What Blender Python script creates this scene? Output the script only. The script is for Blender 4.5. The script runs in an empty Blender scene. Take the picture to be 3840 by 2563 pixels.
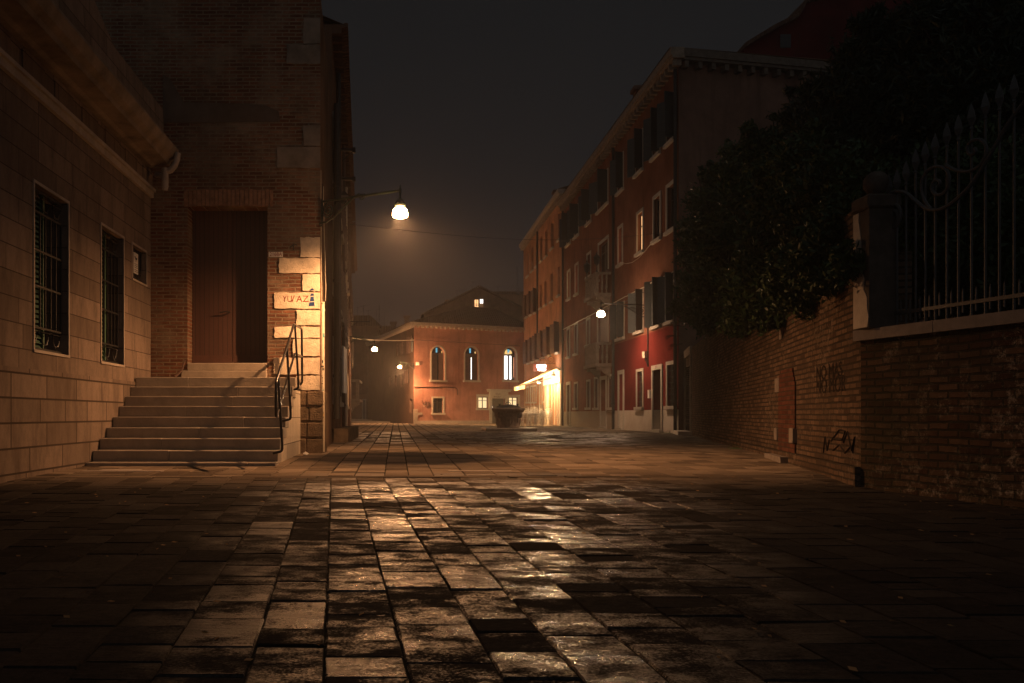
import bpy, math, random
import numpy as np
from mathutils import Vector, Matrix
R = random.Random(7)
S = bpy.context.scene
COL = S.collection

# ------------------------------------------------------------------ camera
F = 3200.0; VX, VY = 1505.0, 1556.0          # focal length and principal point in pixels of the 3840 px photograph
cam = bpy.data.cameras.new("camera"); co = bpy.data.objects.new("camera", cam); COL.objects.link(co)
cam.sensor_width = 36; cam.lens = F / 3840 * 36
cam.shift_x = (1920 - VX) / 3840; cam.shift_y = (VY - 1281.5) / 3840
cam.clip_start = 0.05; cam.clip_end = 2000
co.location = (0, 0, 0); co.rotation_euler = (math.radians(90), 0, 0)
S.camera = co
# ------------------------------------------------------------------ world, night fill
W = bpy.data.worlds.new("World"); S.world = W; W.use_nodes = True
wn = W.node_tree; wn.nodes.clear()
wo = wn.nodes.new('ShaderNodeOutputWorld'); bg = wn.nodes.new('ShaderNodeBackground')
tc = wn.nodes.new('ShaderNodeTexCoord'); sp = wn.nodes.new('ShaderNodeSeparateXYZ'); cr = wn.nodes.new('ShaderNodeValToRGB')
wn.links.new(tc.outputs['Generated'], sp.inputs[0]); wn.links.new(sp.outputs[2], cr.inputs[0])
e = cr.color_ramp.elements
e[0].position = 0.0; e[0].color = (.031, .021, .0165, 1)
e[1].position = 0.42; e[1].color = (.0090, .0090, .0096, 1)
k = e.new(.14); k.color = (.0170, .0137, .0127, 1)
k = e.new(.28); k.color = (.0112, .0106, .0110, 1)
wn.links.new(cr.outputs[0], bg.inputs[0]); bg.inputs[1].default_value = 1.0
wn.links.new(bg.outputs[0], wo.inputs[0])
sun = bpy.data.lights.new("night_sky_fill", 'SUN'); sun.energy = 0.16; sun.angle = math.radians(150); sun.color = (.92, .96, 1)
so = bpy.data.objects.new("night_sky_fill", sun); COL.objects.link(so)
so.rotation_euler = (math.radians(38), 0, math.radians(-8))
S.view_settings.view_transform = 'Standard'; S.view_settings.look = 'None'
S.view_settings.exposure = 0; S.view_settings.gamma = 1
S.cycles.use_denoising = True
S.cycles.max_bounces = 6; S.cycles.diffuse_bounces = 3; S.cycles.glossy_bounces = 3; S.cycles.volume_bounces = 0
S.cycles.sample_clamp_indirect = 25

# ------------------------------------------------------------------ shader helpers
def new_mat(name):
    m = bpy.data.materials.new(name); m.use_nodes = True
    nt = m.node_tree; nt.nodes.clear()
    o = nt.nodes.new('ShaderNodeOutputMaterial'); b = nt.nodes.new('ShaderNodeBsdfPrincipled')
    nt.links.new(b.outputs[0], o.inputs[0])
    return m, nt, b
def N(nt, t, ins=None, **kw):
    n = nt.nodes.new(t)
    for k_, v in kw.items(): setattr(n, k_, v)
    if ins:
        for k_, v in ins.items():
            s = n.inputs[k_]
            if isinstance(v, bpy.types.NodeSocket): nt.links.new(v, s)
            else: s.default_value = v
    return n
def mathn(nt, op, a, b=None, c=None, clamp=False):
    ins = {0: a}
    if b is not None: ins[1] = b
    if c is not None: ins[2] = c
    n = N(nt, 'ShaderNodeMath', ins, operation=op); n.use_clamp = clamp
    return n.outputs[0]
def mix(nt, f, a, b, mode='MIX'):
    n = nt.nodes.new('ShaderNodeMix'); n.data_type = 'RGBA'; n.blend_type = mode
    for s, v in ((n.inputs[0], f), (n.inputs[6], a), (n.inputs[7], b)):
        if isinstance(v, bpy.types.NodeSocket): nt.links.new(v, s)
        else: s.default_value = v if not isinstance(v, (tuple, list)) or len(v) == 4 else (*v, 1)
    return n.outputs[2]
def ramp(nt, f, stops):
    n = nt.nodes.new('ShaderNodeValToRGB'); nt.links.new(f, n.inputs[0]); el = n.color_ramp.elements
    while len(el) < len(stops): el.new(.5)
    for e_, (p, c) in zip(el, stops):
        e_.position = p; e_.color = (c, c, c, 1) if isinstance(c, (int, float)) else (*c, 1)
    return n.outputs[0]
def noise(nt, vec, scale, detail=4, rough=.55, dist=0):
    n = N(nt, 'ShaderNodeTexNoise', {'Scale': scale, 'Detail': detail, 'Roughness': rough, 'Distortion': dist})
    if vec is not None: nt.links.new(vec, n.inputs['Vector'])
    return n.outputs[0]
def pos(nt): return nt.nodes.new('ShaderNodeNewGeometry').outputs['Position']
def vscale(nt, v, s):
    return N(nt, 'ShaderNodeVectorMath', {0: v, 1: s}, operation='MULTIPLY').outputs[0]
def wcoord(nt, d):
    """position -> (along the wall, up, out of the wall)"""
    p = pos(nt)
    a = N(nt, 'ShaderNodeVectorMath', {0: p, 1: (d[0], d[1], 0)}, operation='DOT_PRODUCT').outputs['Value']
    b = N(nt, 'ShaderNodeVectorMath', {0: p, 1: (d[1], -d[0], 0)}, operation='DOT_PRODUCT').outputs['Value']
    z = N(nt, 'ShaderNodeSeparateXYZ', {0: p}).outputs[2]
    return N(nt, 'ShaderNodeCombineXYZ', {0: a, 1: z, 2: b}).outputs[0]
def bump(nt, b, h, strength=.5, dist=.01, prev=None):
    ins = {'Strength': strength, 'Distance': dist, 'Height': h}
    n = N(nt, 'ShaderNodeBump', ins)
    if prev is not None: nt.links.new(prev, n.inputs['Normal'])
    nt.links.new(n.outputs[0], b.inputs['Normal'])
    return n.outputs[0]
def setb(nt, b, col=None, rough=None, metal=None, spec=None):
    if spec is None and isinstance(rough, float) and rough >= .72 and not metal: spec = 0.0
    for nm, v in (('Base Color', col), ('Roughness', rough), ('Metallic', metal), ('Specular IOR Level', spec)):
        if v is None: continue
        if isinstance(v, bpy.types.NodeSocket): nt.links.new(v, b.inputs[nm])
        else: b.inputs[nm].default_value = (*v, 1) if isinstance(v, tuple) else v
def plain(name, col, rough=.6, metal=0, var=.25, sc=6, bmp=.15, bd=.004):
    m, nt, b = new_mat(name)
    p = pos(nt); n = noise(nt, p, sc, 6, .65)
    c = mix(nt, ramp(nt, n, [(.3, 0), (.7, 1)]), tuple(x * (1 - var) for x in col), tuple(min(1, x * (1 + var)) for x in col))
    setb(nt, b, c, rough, metal)
    bump(nt, b, noise(nt, p, sc * 8, 4, .6), bmp, bd)
    return m
def emit(name, col, st):
    m, nt, b = new_mat(name)
    setb(nt, b, (0, 0, 0), .5)
    b.inputs['Emission Color'].default_value = (*col, 1); b.inputs['Emission Strength'].default_value = st
    return m
def brick_mat(name, d, c1, c2, mortar, bw=.24, bh=.068, ms=.010, stain=.5, stain_col=(.05, .04, .035), dist=.02, pale=None, rough=.9, off=(0, 0), eff=.5):
    m, nt, b = new_mat(name)
    v = wcoord(nt, d)
    nv = N(nt, 'ShaderNodeTexNoise', {'Vector': v, 'Scale': 2.2, 'Detail': 5, 'Roughness': .65}).outputs['Color']
    dv = vscale(nt, N(nt, 'ShaderNodeVectorMath', {0: nv, 1: (.5, .5, .5)}, operation='SUBTRACT').outputs[0], (dist, dist, 0))
    v2 = N(nt, 'ShaderNodeVectorMath', {0: v, 1: dv}, operation='ADD').outputs[0]
    v2 = N(nt, 'ShaderNodeVectorMath', {0: v2, 1: (off[0], off[1], 0)}, operation='ADD').outputs[0]
    bt = N(nt, 'ShaderNodeTexBrick', {'Vector': v2, 'Color1': (0, 0, 0, 1), 'Color2': (1, 1, 1, 1), 'Mortar': (.5, .5, .5, 1), 'Scale': 1.0,
                                    'Mortar Size': ms, 'Mortar Smooth': .35, 'Bias': 0.0, 'Brick Width': bw, 'Row Height': bh})
    t = noise(nt, v, 9, 5, .7)
    cb = mix(nt, bt.outputs[0], c1, c2)
    cb = mix(nt, ramp(nt, t, [(.3, 0), (.75, .8)]), cb, tuple((a + q) / 2.6 for a, q in zip(c1, c2)))
    # worn, mortar-smeared zones
    wz = ramp(nt, noise(nt, v, 1.3, 6, .7), [(.45, 0), (.62, 1)])
    cb = mix(nt, mathn(nt, 'MULTIPLY', wz, eff), cb, mortar)
    c = mix(nt, bt.outputs['Fac'], cb, mix(nt, t, mortar, tuple(x * .6 for x in mortar)))
    st = ramp(nt, noise(nt, vscale(nt, v, (1, .6, 1)), .7, 7, .7), [(.42, 0), (.68, 1)])
    c = mix(nt, mathn(nt, 'MULTIPLY', st, stain), c, stain_col)
    if pale:
        pz = mathn(nt, 'MULTIPLY', ramp(nt, noise(nt, v, 9, 10, .88), [(.52, 0), (.60, 1)]), ramp(nt, noise(nt, v, .9, 4, .6), [(.42, 0), (.62, 1)]))
        c = mix(nt, mathn(nt, 'MULTIPLY', pz, pale[1]), c, pale[0])
    setb(nt, b, c, rough)
    h = mathn(nt, 'SUBTRACT', 1, bt.outputs['Fac'])
    h = mathn(nt, 'ADD', h, mathn(nt, 'MULTIPLY', noise(nt, v, 14, 6, .7), 1.2))
    h = mathn(nt, 'ADD', h, mathn(nt, 'MULTIPLY', bt.outputs[0], .5))
    bump(nt, b, h, .9, .014)
    return m
def plaster_mat(name, d, col, low=None, zsplit=0, stain=(.05, .03, .02), amt=.5, rough=.85, top=None):
    m, nt, b = new_mat(name)
    v = wcoord(nt, d)
    n1 = noise(nt, v, .55, 8, .68, .4); n2 = noise(nt, vscale(nt, v, (3.2, .28, 1)), 1.2, 6, .7)
    c = mix(nt, ramp(nt, n1, [(.35, 0), (.68, 1)]), tuple(x * .72 for x in col), tuple(min(1, x * 1.3) for x in col))
    c = mix(nt, mathn(nt, 'MULTIPLY', ramp(nt, n2, [(.5, 0), (.72, 1)]), amt), c, stain)
    z = N(nt, 'ShaderNodeSeparateXYZ', {0: v}).outputs[1]
    if low:
        f = mathn(nt, 'LESS_THAN', z, zsplit)
        c = mix(nt, f, c, mix(nt, ramp(nt, n1, [(.4, 0), (.65, .5)]), low, tuple(x * .75 for x in low)))
    setb(nt, b, c, rough)
    h = noise(nt, v, 3, 9, .72)
    bump(nt, b, h, .5, .03)
    return m
def stone_mat(name, d, col, bw=1.1, bh=.297, off=(0, 0), ms=.006, rough=.75, var=.18, spots=.3):
    m, nt, b = new_mat(name)
    v = wcoord(nt, d)
    v2 = N(nt, 'ShaderNodeVectorMath', {0: v, 1: (off[0], off[1], 0)}, operation='ADD').outputs[0]
    bt = N(nt, 'ShaderNodeTexBrick', {'Vector': v2, 'Color1': (0, 0, 0, 1), 'Color2': (1, 1, 1, 1), 'Mortar': (.5, .5, .5, 1), 'Scale': 1.0,
                                    'Mortar Size': ms, 'Mortar Smooth': .1, 'Bias': 0.0, 'Brick Width': bw, 'Row Height': bh})
    bt.offset_frequency = 2; bt.squash = .8; bt.squash_frequency = 3
    c = mix(nt, bt.outputs[0], tuple(x * (1 - var) for x in col), tuple(min(1, x * (1 + var)) for x in col))
    n1 = noise(nt, vscale(nt, v, (2.6, .7, 1)), 1.6, 8, .72, .3)
    c = mix(nt, mathn(nt, 'MULTIPLY', ramp(nt, n1, [(.45, 0), (.72, 1)]), spots), c, tuple(x * .42 for x in col))
    n2 = noise(nt, v, 18, 6, .75)
    c = mix(nt, ramp(nt, n2, [(.35, .35), (.6, 0)]), c, tuple(x * .6 for x in col))
    c = mix(nt, bt.outputs['Fac'], c, tuple(x * .30 for x in col))
    setb(nt, b, c, rough)
    h = mathn(nt, 'SUBTRACT', mathn(nt, 'MULTIPLY', noise(nt, v, 11, 9, .75), .5), bt.outputs['Fac'])
    bump(nt, b, h, .7, .010)
    return m
def tile_mat(name, d):
    m, nt, b = new_mat(name)
    v = wcoord(nt, d)
    w = N(nt, 'ShaderNodeTexWave', {'Vector': v, 'Scale': 1.6, 'Distortion': .4, 'Detail': 2}, bands_direction='X').outputs[1]
    c = mix(nt, noise(nt, v, 5, 5, .7), (.06, .035, .025), (.17, .10, .07))
    setb(nt, b, c, .9); bump(nt, b, w, 1, .06)
    return m

# ------------------------------------------------------------------ mesh helpers
class MB:
    def __init__(s): s.v = []; s.f = []
    def add(s, vs, fs):
        o = len(s.v); s.v += [tuple(x) for x in vs]; s.f += [tuple(i + o for i in f) for f in fs]; return s
    def quad(s, a, b, c, d): return s.add([a, b, c, d], [(0, 1, 2, 3)])
    def hexa(s, p):      # 8 points: bottom 4, top 4
        return s.add(p, [(3, 2, 1, 0), (4, 5, 6, 7), (0, 1, 5, 4), (1, 2, 6, 5), (2, 3, 7, 6), (3, 0, 4, 7)])
    def box(s, x0, x1, y0, y1, z0, z1):
        return s.hexa([(x0, y0, z0), (x1, y0, z0), (x1, y1, z0), (x0, y1, z0), (x0, y0, z1), (x1, y0, z1), (x1, y1, z1), (x0, y1, z1)])
    def bbox(s, x0, x1, y0, y1, z0, z1, b=.01):   # box with chamfered edges
        c = [(x, y, z) for z in (z0, z1) for y in (y0, y1) for x in (x0, x1)]
        bm_v = []; idx = {}
        for i, (x, y, z) in enumerate(c):
            sx = b if x == x0 else -b; sy = b if y == y0 else -b; sz = b if z == z0 else -b
            for a, q in enumerate([(x, y + sy, z + sz), (x + sx, y, z + sz), (x + sx, y + sy, z)]):
                idx[(i, a)] = len(bm_v); bm_v.append(q)
        I = lambda i, a: idx[(i, a)]
        f = [(I(0, 0), I(4, 0), I(6, 0), I(2, 0)), (I(1, 0), I(3, 0), I(7, 0), I(5, 0)), (I(0, 1), I(1, 1), I(5, 1), I(4, 1)),
             (I(2, 1), I(6, 1), I(7, 1), I(3, 1)), (I(0, 2), I(2, 2), I(3, 2), I(1, 2)), (I(4, 2), I(5, 2), I(7, 2), I(6, 2))]
        for i in range(8): f.append((I(i, 0), I(i, 1), I(i, 2)))
        for i, j, a, q in [(0, 1, 1, 2), (2, 3, 1, 2), (4, 5, 1, 2), (6, 7, 1, 2), (0, 2, 0, 2), (1, 3, 0, 2), (4, 6, 0, 2), (5, 7, 0, 2), (0, 4, 0, 1), (1, 5, 0, 1), (2, 6, 0, 1), (3, 7, 0, 1)]:
            f.append((I(i, a), I(j, a), I(j, q), I(i, q)))
        return s.add(bm_v, f)
    def tube(s, pts, r, n=8, closed=False):
        pts = [Vector(p) for p in pts]; m = len(pts); rings = []
        if not isinstance(r, (list, tuple)): r = [r] * m
        up = None
        for i, p in enumerate(pts):
            if closed: t = pts[(i + 1) % m] - pts[i - 1]
            else: t = pts[min(i + 1, m - 1)] - pts[max(i - 1, 0)]
            t = t.normalized() if t.length > 1e-9 else Vector((0, 0, 1))
            if up is None:
                up = Vector((0, 0, 1)) if abs(t.z) < .9 else Vector((1, 0, 0))
            a = t.cross(up)
            if a.length < 1e-6: a = t.orthogonal()
            a.normalize(); bb = t.cross(a); up = -bb if False else a.cross(t)
            rings.append([p + (a * math.cos(2 * math.pi * k_ / n) + bb * math.sin(2 * math.pi * k_ / n)) * r[i] for k_ in range(n)])
        vs = [q for rg in rings for q in rg]; fs = []
        for i in range(m if closed else m - 1):
            j = (i + 1) % m
            for k_ in range(n): fs.append((i * n + k_, i * n + (k_ + 1) % n, j * n + (k_ + 1) % n, j * n + k_))
        if not closed: fs += [tuple(range(n))[::-1], tuple((m - 1) * n + k_ for k_ in range(n))]
        return s.add(vs, fs)
    def lathe(s, prof, c, n=24, sq=0):
        vs = []; fs = []
        for (r, z) in prof:
            for k_ in range(n):
                a = 2 * math.pi * k_ / n
                vs.append((c[0] + r * math.cos(a), c[1] + r * math.sin(a), c[2] + z))
        m = len(prof)
        for i in range(m - 1):
            for k_ in range(n): fs.append((i * n + k_, i * n + (k_ + 1) % n, (i + 1) * n + (k_ + 1) % n, (i + 1) * n + k_))
        fs += [tuple(range(n))[::-1], tuple((m - 1) * n + k_ for k_ in range(n))]
        return s.add(vs, fs)
    def prism(s, poly, P, w0, w1):   # poly of (u,z), P(u,w,z)
        n = len(poly)
        return s.add([P(u, w0, z) for u, z in poly] + [P(u, w1, z) for u, z in poly],
                     [tuple(range(n)), tuple(range(n, 2 * n))[::-1]] + [(i, i + n, (i + 1) % n + n, (i + 1) % n) for i in range(n)])
    def build(s, name, mat, parent=None, smooth=False, auto=None):
        me = bpy.data.meshes.new(name); me.from_pydata(s.v, [], s.f); me.validate(); me.update()
        import bmesh
        bm = bmesh.new(); bm.from_mesh(me); bmesh.ops.recalc_face_normals(bm, faces=bm.faces); bm.to_mesh(me); bm.free()
        me.materials.append(mat)
        if smooth:
            for p in me.polygons: p.use_smooth = True
            try: me.set_sharp_from_angle(angle=math.radians(auto or 40))
            except Exception: pass
        return link(bpy.data.objects.new(name, me), parent)
def link(o, parent=None):
    COL.objects.link(o)
    if parent is not None:
        o.parent = parent
        if parent.type == 'EMPTY': o.matrix_parent_inverse = Matrix.Translation(-parent.location)
    return o
def tag(o, label=None, cat=None, group=None, kind=None):
    if label: o['label'] = label
    if cat: o['category'] = cat
    if group: o['group'] = group
    if kind: o['kind'] = kind
    return o
def thing(name, label, cat, loc=(0, 0, 0), group=None):
    o = bpy.data.objects.new(name, None); o.location = loc; COL.objects.link(o)
    return tag(o, label, cat, group)
def copy_tree(o, parent=None):
    c = o.copy(); COL.objects.link(c)
    if parent is not None: c.parent = parent
    for ch in list(o.children): copy_tree(ch, c)
    return c
def text(name, body, P, u, w, z, size, mat, parent, sx=1, extrude=.001):
    """flat lettering lying on a wall; P maps wall coordinates to the world, lettering starts at u, baseline z"""
    cu = bpy.data.curves.new(name, 'FONT'); cu.body = body; cu.size = size; cu.extrude = extrude; cu.offset = .01 if body in ('PIZZA', 'BAR') else 0; cu.materials.append(mat)
    o = bpy.data.objects.new(name, cu); COL.objects.link(o)
    a = Vector(P(u, w, z)); du = Vector(P(u + 1, w, z)) - a; dz = Vector((0, 0, 1)); nn = du.cross(dz)
    M = Matrix((du * sx, dz, nn)).transposed().to_4x4(); M.translation = a
    if parent is not None:
        o.parent = parent
        M = (Matrix.Translation(-parent.location) @ M) if parent.type == 'EMPTY' else M
    me = bpy.data.meshes.new_from_object(o); par = o.parent; bpy.data.objects.remove(o); bpy.data.curves.remove(cu)
    o = bpy.data.objects.new(name, me); COL.objects.link(o); o.parent = par; o.matrix_basis = M
    if not me.materials: me.materials.append(mat)
    return o

class Fac:
    """a vertical wall plane: origin o, unit direction d (to the right in the picture), outward normal n"""
    def __init__(s, a, b):
        s.o = Vector((a[0], a[1])); s.d = Vector((b[0] - a[0], b[1] - a[1])); s.L = s.d.length; s.d.normalize()
        s.n = Vector((s.d.y, -s.d.x))
        if s.n.dot(-s.o) < 0: s.n = -s.n
    def P(s, u, w, z):
        q = s.o + s.d * u + s.n * w
        return (q.x, q.y, z)
    def u(s, px):
        a = (px - VX) / F
        # o + d u = t (a,1)
        return (a * s.o.y - s.o.x) / (s.d.x - a * s.d.y)
    def z(s, px, py):
        q = s.o + s.d * s.u(px); return (VY - py) / F * q.y
    def box(s, mb, u0, u1, w0, w1, z0, z1):
        P = s.P
        return mb.hexa([P(u0, w0, z0), P(u1, w0, z0), P(u1, w1, z0), P(u0, w1, z0), P(u0, w0, z1), P(u1, w0, z1), P(u1, w1, z1), P(u0, w1, z1)])
    def wall(s, mb, u0, u1, z0, z1, holes, dep=.25, thick=.0):
        us = sorted({u0, u1, *[h[0] for h in holes], *[h[1] for h in holes]}); us = [x for x in us if u0 <= x <= u1]
        zs = sorted({z0, z1, *[h[2] for h in holes], *[h[3] for h in holes]}); zs = [x for x in zs if z0 <= x <= z1]
        P = s.P
        for i in range(len(us) - 1):
            for j in range(len(zs) - 1):
                cu, cz = (us[i] + us[i + 1]) / 2, (zs[j] + zs[j + 1]) / 2
                if any(h[0] < cu < h[1] and h[2] < cz < h[3] for h in holes): continue
                mb.quad(P(us[i], 0, zs[j]), P(us[i + 1], 0, zs[j]), P(us[i + 1], 0, zs[j + 1]), P(us[i], 0, zs[j + 1]))
        for a, b, c, d in [h[:4] for h in holes]:
            mb.quad(P(a, 0, c), P(a, -dep, c), P(a, -dep, d), P(a, 0, d)); mb.quad(P(b, 0, c), P(b, -dep, c), P(b, -dep, d), P(b, 0, d))
            mb.quad(P(a, 0, c), P(b, 0, c), P(b, -dep, c), P(a, -dep, c)); mb.quad(P(a, 0, d), P(b, 0, d), P(b, -dep, d), P(a, -dep, d))
        return mb
def G(y):
    if y < 10.3: return -1.011 + .0244 * y
    if y < 15: return -.76 + .06 * (y - 10.3) / 4.7
    return -.70 - .02 * min(1, (y - 15) / 50)

# ------------------------------------------------------------------ materials
DY = (0, 1); DX = (1, 0)
mortar_pale = (.34, .30, .24)
M = {}
M['brick_front'] = brick_mat('worn_red_brick', DX, (.10, .035, .02), (.27, .12, .07), (.30, .24, .17), ms=.013, stain=.6, stain_col=(.06, .042, .03), eff=.55, dist=.035)
M['stone_wall'] = stone_mat('istrian_stone_ashlar', DY, (.205, .158, .125), off=(.3, .10), var=.24, spots=.85)
M['stone_base'] = stone_mat('rough_stone_footing', DY, (.20, .155, .122), bw=1.0, bh=.297, off=(.1, .10), ms=.012, var=.25, spots=.8)
M['stone'] = plain('pale_stone', (.34, .29, .235), .7, var=.22, sc=5, bmp=.5, bd=.012)
M['quoin'] = plain('hammered_white_stone', (.64, .55, .42), .8, var=.30, sc=4.5, bmp=.7, bd=.02)
M['step'] = plain('worn_step_stone', (.29, .245, .19), .55, var=.22, sc=3.5, bmp=.5, bd=.008)
M['sidestone'] = stone_mat('stair_side_slabs', DY, (.60, .54, .44), bw=.75, bh=.42, off=(.2, .05), ms=.007, spots=.35)
M['shaded_stone'] = plain('shade_darkened_stone', (.20, .165, .13), .85, var=.4, sc=2.2, bmp=.5)  # darker stone: weak light on cornice and upper quoins put into the colour
M['rustic'] = plain('brown_rusticated_stone', (.17, .125, .085), .9, var=.35, sc=5, bmp=1, bd=.05)
M['trim'] = plain('white_window_stone', (.46, .42, .35), .75, var=.12, sc=3, bmp=.3)
M['iron'] = plain('black_iron', (.022, .022, .022), .5, .3, bmp=.1)
M['green_iron'] = plain('green_painted_iron', (.03, .05, .035), .45, .2)
M['rail'] = plain('dark_painted_steel', (.035, .030, .028), .28, .6, bmp=.05)
M['door_brown'] = None
M['dark'] = plain('dark_glass_room', (.012, .012, .013), .2, bmp=0)
M['glass'] = plain('night_window_glass', (.015, .016, .018), .08, bmp=0)
M['shutter_dark'] = plain('dark_green_shutter_paint', (.035, .045, .045), .6, var=.2, sc=4)
M['shutter_green'] = plain('green_louvre_paint', (.065, .14, .085), .5, var=.15, sc=4)
M['shutter_brown'] = plain('brown_shutter_paint', (.10, .055, .04), .7, var=.25, sc=3)
M['panel'] = plain('closed_grey_shutter', (.22, .19, .16), .7, var=.15, sc=2)
M['door_green'] = plain('dark_green_door', (.02, .05, .03), .35, var=.2)
M['pvc'] = plain('cream_plastic_pipe', (.62, .55, .42), .4, var=.08, sc=12, bmp=.05)
M['pipe'] = plain('brown_copper_pipe', (.09, .05, .035), .5, .3)
M['pipe_dark'] = plain('dark_downpipe', (.03, .028, .026), .5, .3)
M['tile'] = tile_mat('clay_roof_tiles', DX)
M['tileY'] = tile_mat('clay_roof_tiles_side', DY)
M['bark'] = plain('bark', (.05, .04, .03), .9, bmp=1, bd=.02)
M['alu'] = plain('brushed_aluminium', (.85, .82, .78), .3, .5, bmp=.05)
M['red_paint'] = plain('faded_red_paint', (.22, .035, .02), .8)
M['blue_paint'] = plain('faded_blue_paint', (.03, .06, .16), .8)
M['black_paint'] = plain('black_spray_paint', (.02, .018, .016), .7)
M['white_paint'] = plain('white_paint', (.7, .68, .62), .6, var=.08)
M['yellow'] = plain('yellow_sticker', (.75, .48, .06), .5)
M['teal'] = plain('teal_sticker', (.03, .25, .25), .5)
WARM = (1.0, .475, .20)
M['globe'] = emit('lit_lamp_glass', (1.0, .78, .52), 9)
M['lit_warm'] = emit('lit_window_warm', (1.0, .52, .22), 1.7)
M['lit_pink'] = emit('lit_window_curtain', (1.0, .40, .22), .8)
M['lit_white'] = emit('lit_window_white', (1.0, .95, .92), 2.2)
M['lit_cream'] = emit('lit_window_cream', (1.0, .72, .36), 1.2)
M['lit_blue'] = emit('lit_stained_blue', (.15, .55, .75), .9)
M['lit_amber'] = emit('lit_stained_amber', (1.0, .62, .20), 1.0)
M['lit_cool'] = emit('cool_tube_light', (.45, .65, .75), .8)
M['leaf'] = None
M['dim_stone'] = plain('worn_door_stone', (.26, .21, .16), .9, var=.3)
M['dark_stone'] = plain('dark_cornice_stone', (.13, .11, .09), .9, var=.3)  # darker stone for the side cornice of the red house

# brown plank door
def plank(name, col, d, w=.085):
    m, nt, b = new_mat(name); v = wcoord(nt, d)
    x = N(nt, 'ShaderNodeSeparateXYZ', {0: v}).outputs[0]
    fr = mathn(nt, 'FRACT', mathn(nt, 'DIVIDE', x, w))
    g = mathn(nt, 'LESS_THAN', mathn(nt, 'ABSOLUTE', mathn(nt, 'SUBTRACT', fr, .5)), .44)
    n = noise(nt, vscale(nt, v, (8, .5, 1)), 2, 6, .7)
    c = mix(nt, n, tuple(q * .6 for q in col), tuple(q * 1.3 for q in col))
    c = mix(nt, g, tuple(q * .25 for q in col), c)
    setb(nt, b, c, .6); bump(nt, b, mathn(nt, 'ADD', g, mathn(nt, 'MULTIPLY', n, .2)), .8, .01)
    return m
M['door_brown'] = plank('brown_plank_door_paint', (.075, .032, .021), DX)

# wet stone paving; the per-slab attribute "slab" holds (tone, wetness, roughness pattern)
def paving_mat():
    m, nt, b = new_mat('wet_trachyte_slabs')
    p = pos(nt)
    at = N(nt, 'ShaderNodeAttribute', attribute_name='slab')
    s3 = N(nt, 'ShaderNodeSeparateXYZ', {0: at.outputs['Vector']})
    tone, wet, typ = s3.outputs
    off = N(nt, 'ShaderNodeCombineXYZ', {0: mathn(nt, 'MULTIPLY', tone, 31.0), 1: mathn(nt, 'MULTIPLY', typ, 17.0), 2: 0.0}).outputs[0]
    q = N(nt, 'ShaderNodeVectorMath', {0: p, 1: off}, operation='ADD').outputs[0]
    grain = noise(nt, q, 75, 3, .7)
    pits = noise(nt, q, 26, 6, .75)
    chisel = noise(nt, vscale(nt, q, (1.0, 7.0, 1)), 7, 6, .72, .6)
    patch = noise(nt, vscale(nt, q, (1, 1.6, 1)), 3.4, 8, .68)
    col = mix(nt, tone, (.022, .018, .015), (.050, .041, .034))
    col = mix(nt, ramp(nt, pits, [(.35, .55), (.6, 0)]), col, (.008, .007, .006))
    y = N(nt, 'ShaderNodeSeparateXYZ', {0: p}).outputs[1]
    x_ = N(nt, 'ShaderNodeSeparateXYZ', {0: p}).outputs[0]
    lat = mathn(nt, 'ABSOLUTE', mathn(nt, 'SUBTRACT', mathn(nt, 'ADD', x_, mathn(nt, 'MULTIPLY', mathn(nt, 'SUBTRACT', noise(nt, p, .9, 4, .6), .5), 1.6)), mathn(nt, 'MULTIPLY_ADD', y, .10, .05)))
    damp = ramp(nt, mathn(nt, 'DIVIDE', mathn(nt, 'SUBTRACT', lat, mathn(nt, 'MULTIPLY', y, .16)), 4), [(.0, 1), (.26, 0)])
    dry = ramp(nt, mathn(nt, 'DIVIDE', y, 40), [(.225, 0), (.285, 1), (.43, .85), (.52, .35), (.85, .35), (.93, .9)])
    col = mix(nt, mathn(nt, 'MULTIPLY', dry, .75), col, mix(nt, tone, (.13, .098, .070), (.38, .295, .21)))
    # wet where the patch noise is under the slab's own wetness
    wm = mathn(nt, 'ADD', mathn(nt, 'SUBTRACT', wet, patch), mathn(nt, 'MULTIPLY', mathn(nt, 'SUBTRACT', grain, .5), .55))
    wm = mathn(nt, 'MULTIPLY_ADD', wm, 5.5, .42, True)
    wm = mathn(nt, 'MULTIPLY', wm, mathn(nt, 'SUBTRACT', 1, mathn(nt, 'MULTIPLY', dry, .93)))
    wm = mathn(nt, 'MULTIPLY', wm, mathn(nt, 'MULTIPLY_ADD', damp, .93, .07))
    rough = mathn(nt, 'MULTIPLY_ADD', mathn(nt, 'MULTIPLY', wm, ramp(nt, noise(nt, q, 5.5, 4, .7), [(.35, .72), (.6, 1)])), -.86, .97)
    rough = mathn(nt, 'ADD', rough, mathn(nt, 'MULTIPLY', mathn(nt, 'SUBTRACT', grain, .5), .25), clamp=True)
    setb(nt, b, col, rough)
    sp_ = mathn(nt, 'MULTIPLY_ADD', wm, .66, .02)
    nt.links.new(sp_, b.inputs['Specular IOR Level'])
    h = mathn(nt, 'MULTIPLY', chisel, mathn(nt, 'MULTIPLY_ADD', typ, 1.5, .3))
    n1 = bump(nt, b, h, .8, .011)
    n2 = bump(nt, b, pits, 1.0, .0045, n1)
    bump(nt, b, grain, 1.0, .0028, n2)
    return m
M['paving'] = paving_mat()
M['ground'] = plain('dark_joint_soil', (.035, .032, .022), .95, var=.4, sc=2)

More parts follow.
